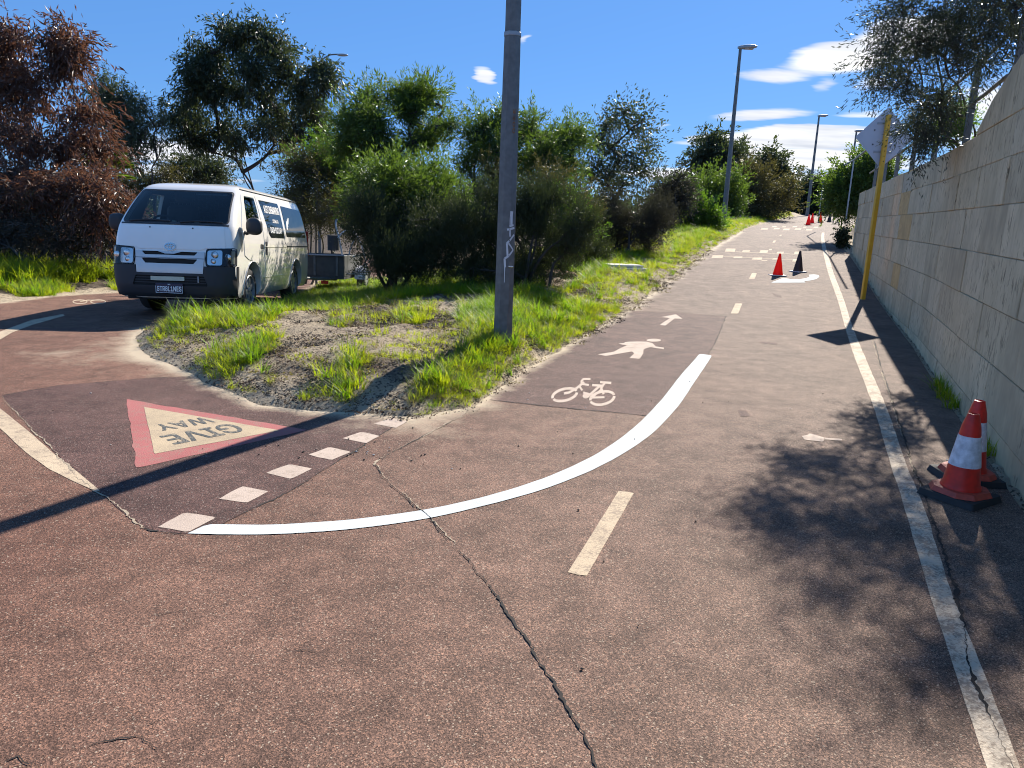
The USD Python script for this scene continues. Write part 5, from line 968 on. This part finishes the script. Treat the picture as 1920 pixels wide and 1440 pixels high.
plant('small_leafy_shrub', 'low leafy green shrub at the foot of the wall end', 'shrub', (1575, 470), 24.2, [(1581, 455, 6, 14), (1576, 462, 5, 8), (1583, 432, 4, 18), (1572, 440, 4, 5)], (.06, .018), GR['gum'], 'bark_dark', 120, 36, .02, .06, 0, .5, .30, .08, 58, base=(10.7, 24.3, .88), jit=.12, kids=0, limb_r=.012)
# shrub hanging over the wall; its crown goes on above the picture and shades the path
plant('overhanging_shrub', 'tall narrow leaved shrub leaning over the top of the wall', 'shrub', (0, 0), 8.4,
      [(1668, 90, 44, 40, 0), (1645, 150, 26, 28, .2), (1700, 165, 50, 40, .3), (1720, 95, 56, 46, -.2), (1708, 225, 24, 24, 1.2), (1740, 215, 48, 40, .6), (1790, 120, 60, 56, .2), (1850, 60, 60, 48, -.6), (1690, 25, 46, 34, .2), (1800, 30, 70, 46, 0), (1725, 262, 18, 18, 1.4), (1735, 270, 30, 22, .9), (1770, 190, 44, 50, .9), (1660, 130, 40, 34, .8), (1760, 60, 50, 40, .9), (1720, 235, 34, 30, 1.2), (1900, 20, 60, 40, -1.2), (1650, 40, 26, 20, .3)],
      (.056, .0056), GR['blue'], 'bark_dark', 640, 38, .03, .10, .35, .6, .42, .135, 61, twigs=420, base=(6.4, 11.0, 2.45), limb_r=.016, gapscale=2.2, kids=1, jit=.3)
plant('overhanging_shrub', 'taller narrow leaved shrub rising highest above the near step of the wall', 'shrub', (0, 0), 8.4,
      [(1755, -70, 46, 34, 0), (1845, -115, 56, 46, -.6), (1860, 0, 50, 30, -.6), (1815, -40, 40, 34, .1), (1880, -60, 40, 40, -.9)],
      (.060, .0062), GR['blue'], 'bark_dark', 150, 32, .05, .25, .35, .6, .42, .145, 63, twigs=160, base=(7.0, 9.9, 2.6), limb_r=.022, gapscale=1.8, kids=1)
plant('yellow_green_shrub', 'small yellow green shrub on the wall under the overhanging one', 'shrub', (0, 0), 10.6, [(1800, 215, 24, 26), (1785, 240, 18, 16)], (.05, .012), GR['bright'], 'bark_dark', 80, 34, .03, .1, 0, .5, .36, .12, 62, base=(6.75, 10.9, 2.4))
# distant scrub that closes the gaps
rs = np.random.default_rng(77); sc = []
for k in range(150):
    a = rs.uniform(-1.0, .62); R_ = rs.uniform(70, 130); c = np.array([math.sin(a) * R_, math.cos(a) * R_, 0]); hgt = rs.uniform(2.2, 4.6) * (1.0 if a < .3 else .8); c[2] = float(g(c[0], c[1]))
    n = 420; u = unit(rs.normal(size=(n, 3))); p = c + [0, 0, hgt * .5] + u * rs.uniform(.3, 1, (n, 1)) ** .5 * [3.4, 3.4, hgt * .55]; p = p[p[:, 2] > c[2]]
    sc.append(leaf_mesh(p, unit(p - c) + rs.normal(size=p.shape) * .5, .55, .16, rs))
tag(obj('distant_scrub', cat(sc), GR['gum']), 'far belt of dark scrub on the skyline', 'scrub', kind='stuff')

# ------------------------------------------------------------------ grass
def blade(x, y, h, w, a, bend, seg=3):
    t = np.linspace(0, 1, seg + 1); d = np.array([math.cos(a), math.sin(a)]); s = np.array([-d[1], d[0]]); ctr = np.c_[x + d[0] * bend * t ** 2 * h, y + d[1] * bend * t ** 2 * h, h * (t - .25 * bend * t ** 2)]
    wd = w * (1 - t ** 1.6)[:, None]; lft, rgt = ctr - np.c_[s * wd, t * 0], ctr + np.c_[s * wd, t * 0]; V = np.vstack([lft, rgt[:-1]]); n = seg + 1; F_ = []
    for i in range(seg):
        F_.append([i, n + i, i + 1])
        if i < seg - 1: F_.append([n + i, n + i + 1, i + 1])
    return V, np.array(F_)
def tuft(n, R, h, w, bend, seed, flat=.0):
    r = np.random.default_rng(seed); out = []
    for _ in range(n):
        q = R * math.sqrt(r.uniform()); a = r.uniform(0, 6.283); out.append(blade(q * math.cos(a), q * math.sin(a), h * r.uniform(.45, 1.15), w * r.uniform(.7, 1.3), a + r.normal(0, .9), bend * r.uniform(.3, 1.4)))
    return cat(out)
def instancer(name, label, protos, pts, scale, kind_idx, seed, category='grass'):
    r = np.random.default_rng(seed); pi = UsdGeom.PointInstancer.Define(stage, '/World/' + numbered('/World', name)); base = str(pi.GetPath()) + '/kinds'; UsdGeom.Scope.Define(stage, base); tg__ = []
    for k, (mesh, m) in enumerate(protos):
        usdkit.mesh(stage, f'{base}/tuft_{k:03d}', mesh, m); tg__.append(Sdf.Path(f'{base}/tuft_{k:03d}'))
    pi.CreatePrototypesRel().SetTargets(tg__); n = len(pts); a = r.uniform(0, 6.283, n); tl = r.normal(0, .10, (n, 2))
    pi.CreatePositionsAttr(Vt.Vec3fArray.FromNumpy(np.asarray(pts, np.float32))); pi.CreateProtoIndicesAttr(Vt.IntArray.FromNumpy(kind_idx.astype(np.int32)))
    qs = np.c_[np.cos(a / 2), tl[:, 0] * .5, tl[:, 1] * .5, np.sin(a / 2)]; qs /= np.linalg.norm(qs, axis=1, keepdims=True)
    pi.CreateOrientationsAttr(Vt.QuathArray([Gf.Quath(float(x[0]), float(x[1]), float(x[2]), float(x[3])) for x in qs]))
    pi.CreateScalesAttr(Vt.Vec3fArray.FromNumpy(np.repeat(np.asarray(scale, np.float32)[:, None], 3, 1))); tag(pi.GetPrim(), label, category, kind='stuff'); return pi
protos = [(tuft(42, .09, .16, .0032, .95, 1), GREEN['grass']), (tuft(36, .075, .21, .0034, .85, 2), GREEN['grass']), (tuft(52, .11, .11, .0030, 1.05, 3), GREEN['grass']), (tuft(26, .06, .26, .0046, .9, 4), GREEN['grassdark']), (tuft(34, .09, .15, .0042, 1.0, 5), GREEN['grassdark']),
          (tuft(16, .06, .16, .0026, 1.1, 6), GREEN['dry']), (tuft(16, .05, .42, .006, 1.1, 7), GREEN['grassdark']), (tuft(18, .07, .55, .008, .8, 8), GREEN['grass']), (tuft(46, .13, .065, .0034, 1.1, 9), GREEN['grass']), (tuft(34, .14, .055, .0036, 1.1, 10), GREEN['dry'])]
def region(px, n, edge=.0): P = Polygon(GP(px)).buffer(edge); return P
dens = [(region([(300, 640), (330, 612), (420, 592), (500, 578), (560, 562), (610, 530), (680, 515), (780, 520), (860, 530), (940, 555), (935, 590), (880, 588), (820, 585), (760, 592), (680, 598), (600, 612), (540, 618), (500, 645), (440, 650), (380, 652)], 0), 260),
        (region([(930, 590), (990, 575), (1060, 588), (1130, 585), (1172, 578), (1125, 610), (1066, 645), (1008, 678), (958, 705), (908, 745), (868, 766), (770, 774), (775, 752), (830, 720), (870, 690), (900, 660), (890, 625)], 0), 300),
        (region([(900, 640), (905, 600), (935, 605), (985, 600), (985, 640), (940, 660)], 0), 420),
        (region([(430, 690), (470, 668), (520, 668), (510, 700), (455, 712)], 0), 220), (region([(620, 740), (650, 712), (690, 715), (690, 750), (640, 766)], 0), 230), (region([(560, 752), (600, 735), (625, 745), (620, 770), (565, 766)], 0), 120), (region([(360, 690), (400, 680), (470, 700), (520, 735), (500, 752), (430, 735)], 0), 110),
        (region([(730, 645), (760, 610), (800, 605), (810, 640), (770, 655)], 0), 110), (region([(860, 645), (870, 610), (925, 600), (930, 650), (880, 665)], 0), 260), (region([(610, 650), (630, 628), (665, 630), (655, 660)], 0), 60),
        (region([(1085, 590), (1130, 545), (1180, 525), (1240, 480), (1250, 450), (1280, 432), (1350, 425), (1400, 418), (1470, 408), (1488, 406), (1445, 414), (1400, 428), (1350, 456), (1300, 491), (1240, 536), (1180, 581)], 0), 55), (region([(1255, 470), (1250, 440), (1330, 425), (1345, 440), (1310, 462), (1270, 490)], 0), 150),
        (region([(960, 560), (1000, 530), (1080, 500), (1160, 490), (1230, 470), (1190, 520), (1130, 545), (1060, 575)], 0), 120)]
bare = Polygon(GP([(990, 560), (1010, 530), (1080, 535), (1090, 560), (1040, 570)]))
rg = np.random.default_rng(9)
def scatter_poly(P, per_m2):
    x0, y0, x1, y1 = P.bounds; n = int((x1 - x0) * (y1 - y0) * per_m2); p = np.c_[rg.uniform(x0, x1, n), rg.uniform(y0, y1, n)]; return p[shapely.contains_xy(P, p[:, 0], p[:, 1])]
ps = []
for P, dn in dens:
    p = scatter_poly(P, dn); nz = meshkit.fbm(np.c_[p * 1.7, p[:, 0] * 0], 3, 31); p = p[nz > rg.uniform(.20, .52, len(p))]; ps.append(p)
p = scatter_poly(Polygon(VERGE + [(20, 56), (-3.9, 30)]), 60); nz = meshkit.fbm(np.c_[p * 1.3, p[:, 0] * 0], 3, 33); n_dense = sum(map(len, ps)); ps.append(p[nz > rg.uniform(.34, .62, len(p))])
p = np.vstack(ps); low = np.arange(len(p)) >= n_dense; P_ = shapely.points(p[:, 0], p[:, 1]); d_ = shapely.distance(PATHPOLY, P_); k_ = (d_ > .035) & shapely.contains(V_REGION, P_) & ~shapely.contains(bare, P_) & (np.hypot(p[:, 0] - PX, p[:, 1] - PY) > .115); p, d_, low = p[k_], d_[k_], low[k_]
h_ = zsoil(p[:, 0], p[:, 1]); kd = rg.choice([0, 1, 2, 3, 4, 5, 8, 9], len(p), p=[.19, .13, .18, .09, .10, .08, .17, .06]); kd = np.where(low, rg.choice([8, 9, 2, 5, 0], len(p), p=[.42, .25, .15, .13, .05]), kd); sc_ = rg.uniform(.55, 1.15, len(p)) * (.55 + .45 * sstep(.03, .4, d_))
instancer('grass', 'bright green grass tufts over the sandy verge', protos, np.c_[p, h_ - .005], sc_, kd, 3)
# taller clumps
tp = GP([(800, 545), (815, 548), (830, 550), (845, 556), (870, 552), (700, 555), (690, 562), (905, 560), (1100, 520), (1085, 530), (1110, 535), (1070, 540), (1060, 520), (1150, 480), (1130, 470), (1075, 510), (1012, 512), (985, 560), (1090, 515), (1120, 525), (880, 625), (890, 632), (915, 628), (930, 640), (975, 640), (960, 650), (925, 628), (938, 632), (950, 634), (962, 630), (945, 640), (932, 645), (968, 640)])
tp = np.repeat(np.array(tp), 3, 0) + rg.normal(0, .12, (len(tp) * 3, 2)); instancer('tall_grass', 'taller grass clumps at the edge of the bushes', protos, np.c_[tp, zsoil(tp[:, 0], tp[:, 1])], rg.uniform(.6, 1.05, len(tp)), np.where(rg.uniform(size=len(tp)) < .6, 6, 3), 5)
# tall bright weeds on the left verge
LV = Polygon([*lv, (-13, 10.9), (-14, 14.5), (-10.5, 16.2), (-8.1, 17.5), (-7.95, 16)]); p = scatter_poly(LV, 150); d_ = shapely.distance(PATHPOLY, shapely.points(p[:, 0], p[:, 1])); nz = meshkit.fbm(np.c_[p * 1.4, p[:, 0] * 0], 3, 36)
k_ = (d_ > .10) & (nz > .60 - .28 * sstep(0, 1.3, d_)); p, d_ = p[k_], d_[k_]; kd = np.where(d_ > .9, rg.choice([7, 7, 6, 1], len(p)), rg.choice([0, 1, 2, 3], len(p)))
instancer('left_verge_grass', 'tall bright green grass on the left verge by the van', protos, np.c_[p, zsoil(p[:, 0], p[:, 1])], rg.uniform(.6, 1.15, len(p)), kd, 7)
# a few weeds at the foot of the wall
wp_ = np.array([wpt(s, -.05)[0] for s in np.r_[np.interp([6.6, 6.9, 7.1, 7.3, 7.5, 5.2, 5.3], wall_line[:, 1], wl)]]); wp_ = np.repeat(wp_, 2, 0) + rg.normal(0, .03, (14, 2)); instancer('wall_foot_grass', 'thin grass growing at the foot of the wall', protos, np.c_[wp_, g(wp_[:, 0], wp_[:, 1])], rg.uniform(.6, 1.1, 14), rg.choice([1, 3], 14), 8)
# litter: dead leaves, twigs and dark crumbs on the sand
def scraps(n, s, seed):
    r = np.random.default_rng(seed); return leaf_mesh(np.c_[r.uniform(-.16, .16, (n, 2)), r.uniform(.0, .018, n)], np.c_[r.normal(size=(n, 2)), r.normal(0, .25, n)], s, s * .28, r, .2)
lp_ = [(scraps(44, .028, 1), M['dead_leaf']), (scraps(44, .022, 2), M['charcoal']), (scraps(34, .032, 3), M['charcoal']), (scraps(26, .03, 4), GREEN['dry']), (scraps(30, .012, 5), M['concrete'])]
p = scatter_poly(V_REGION.intersection(sbox(-6, 4, 12, 26)), 120); nz = meshkit.fbm(np.c_[p * .8, p[:, 0] * 0], 4, 21); d_ = shapely.distance(PATHPOLY, shapely.points(p[:, 0], p[:, 1])); p = p[(nz > rg.uniform(.34, .58, len(p))) & (d_ > .12)]
q = np.array([V_REGION.exterior.interpolate(s).coords[0] for s in rg.uniform(0, V_REGION.exterior.length, 2600)]); q = q[(q[:, 1] < 22) & (q[:, 0] > -1.2) & (q[:, 1] > 4.8)] + rg.normal(0, .05, (((q[:, 1] < 22) & (q[:, 0] > -1.2) & (q[:, 1] > 4.8)).sum(), 2)); p = np.vstack([p, q])
instancer('leaf_litter', 'dead leaves and dark crumbs lying on the sand', lp_, np.c_[p, np.maximum(zsoil(p[:, 0], p[:, 1]), g(p[:, 0], p[:, 1]) + .004)], rg.uniform(.5, 1.1, len(p)), rg.choice(5, len(p), p=[.30, .26, .14, .16, .14]), 11, 'leaf litter')
# grit on the path
gt = [((np.array(trimesh.creation.icosphere(0, .006).vertices) * [1, .8, .6], trimesh.creation.icosphere(0).faces), M['charcoal']), ((np.array(trimesh.creation.icosphere(0, .007).vertices) * [1, .7, .5], trimesh.creation.icosphere(0).faces), M['concrete'])]
p = np.vstack([scatter_poly(PATHPOLY.intersection(sbox(-6, 2, 4, 10)), 1.2), rg.normal(0, 1, (40, 2)) * [.35, .12] + G(655, 850)[:2]]); p = p[shapely.contains_xy(PATHPOLY, p[:, 0], p[:, 1])]
instancer('grit', 'small dark crumbs and pebbles lying on the path', gt, np.c_[p, g(p[:, 0], p[:, 1]) + .006], rg.uniform(.5, 1.4, len(p)), rg.choice(2, len(p), p=[.75, .25]), 13, 'grit')
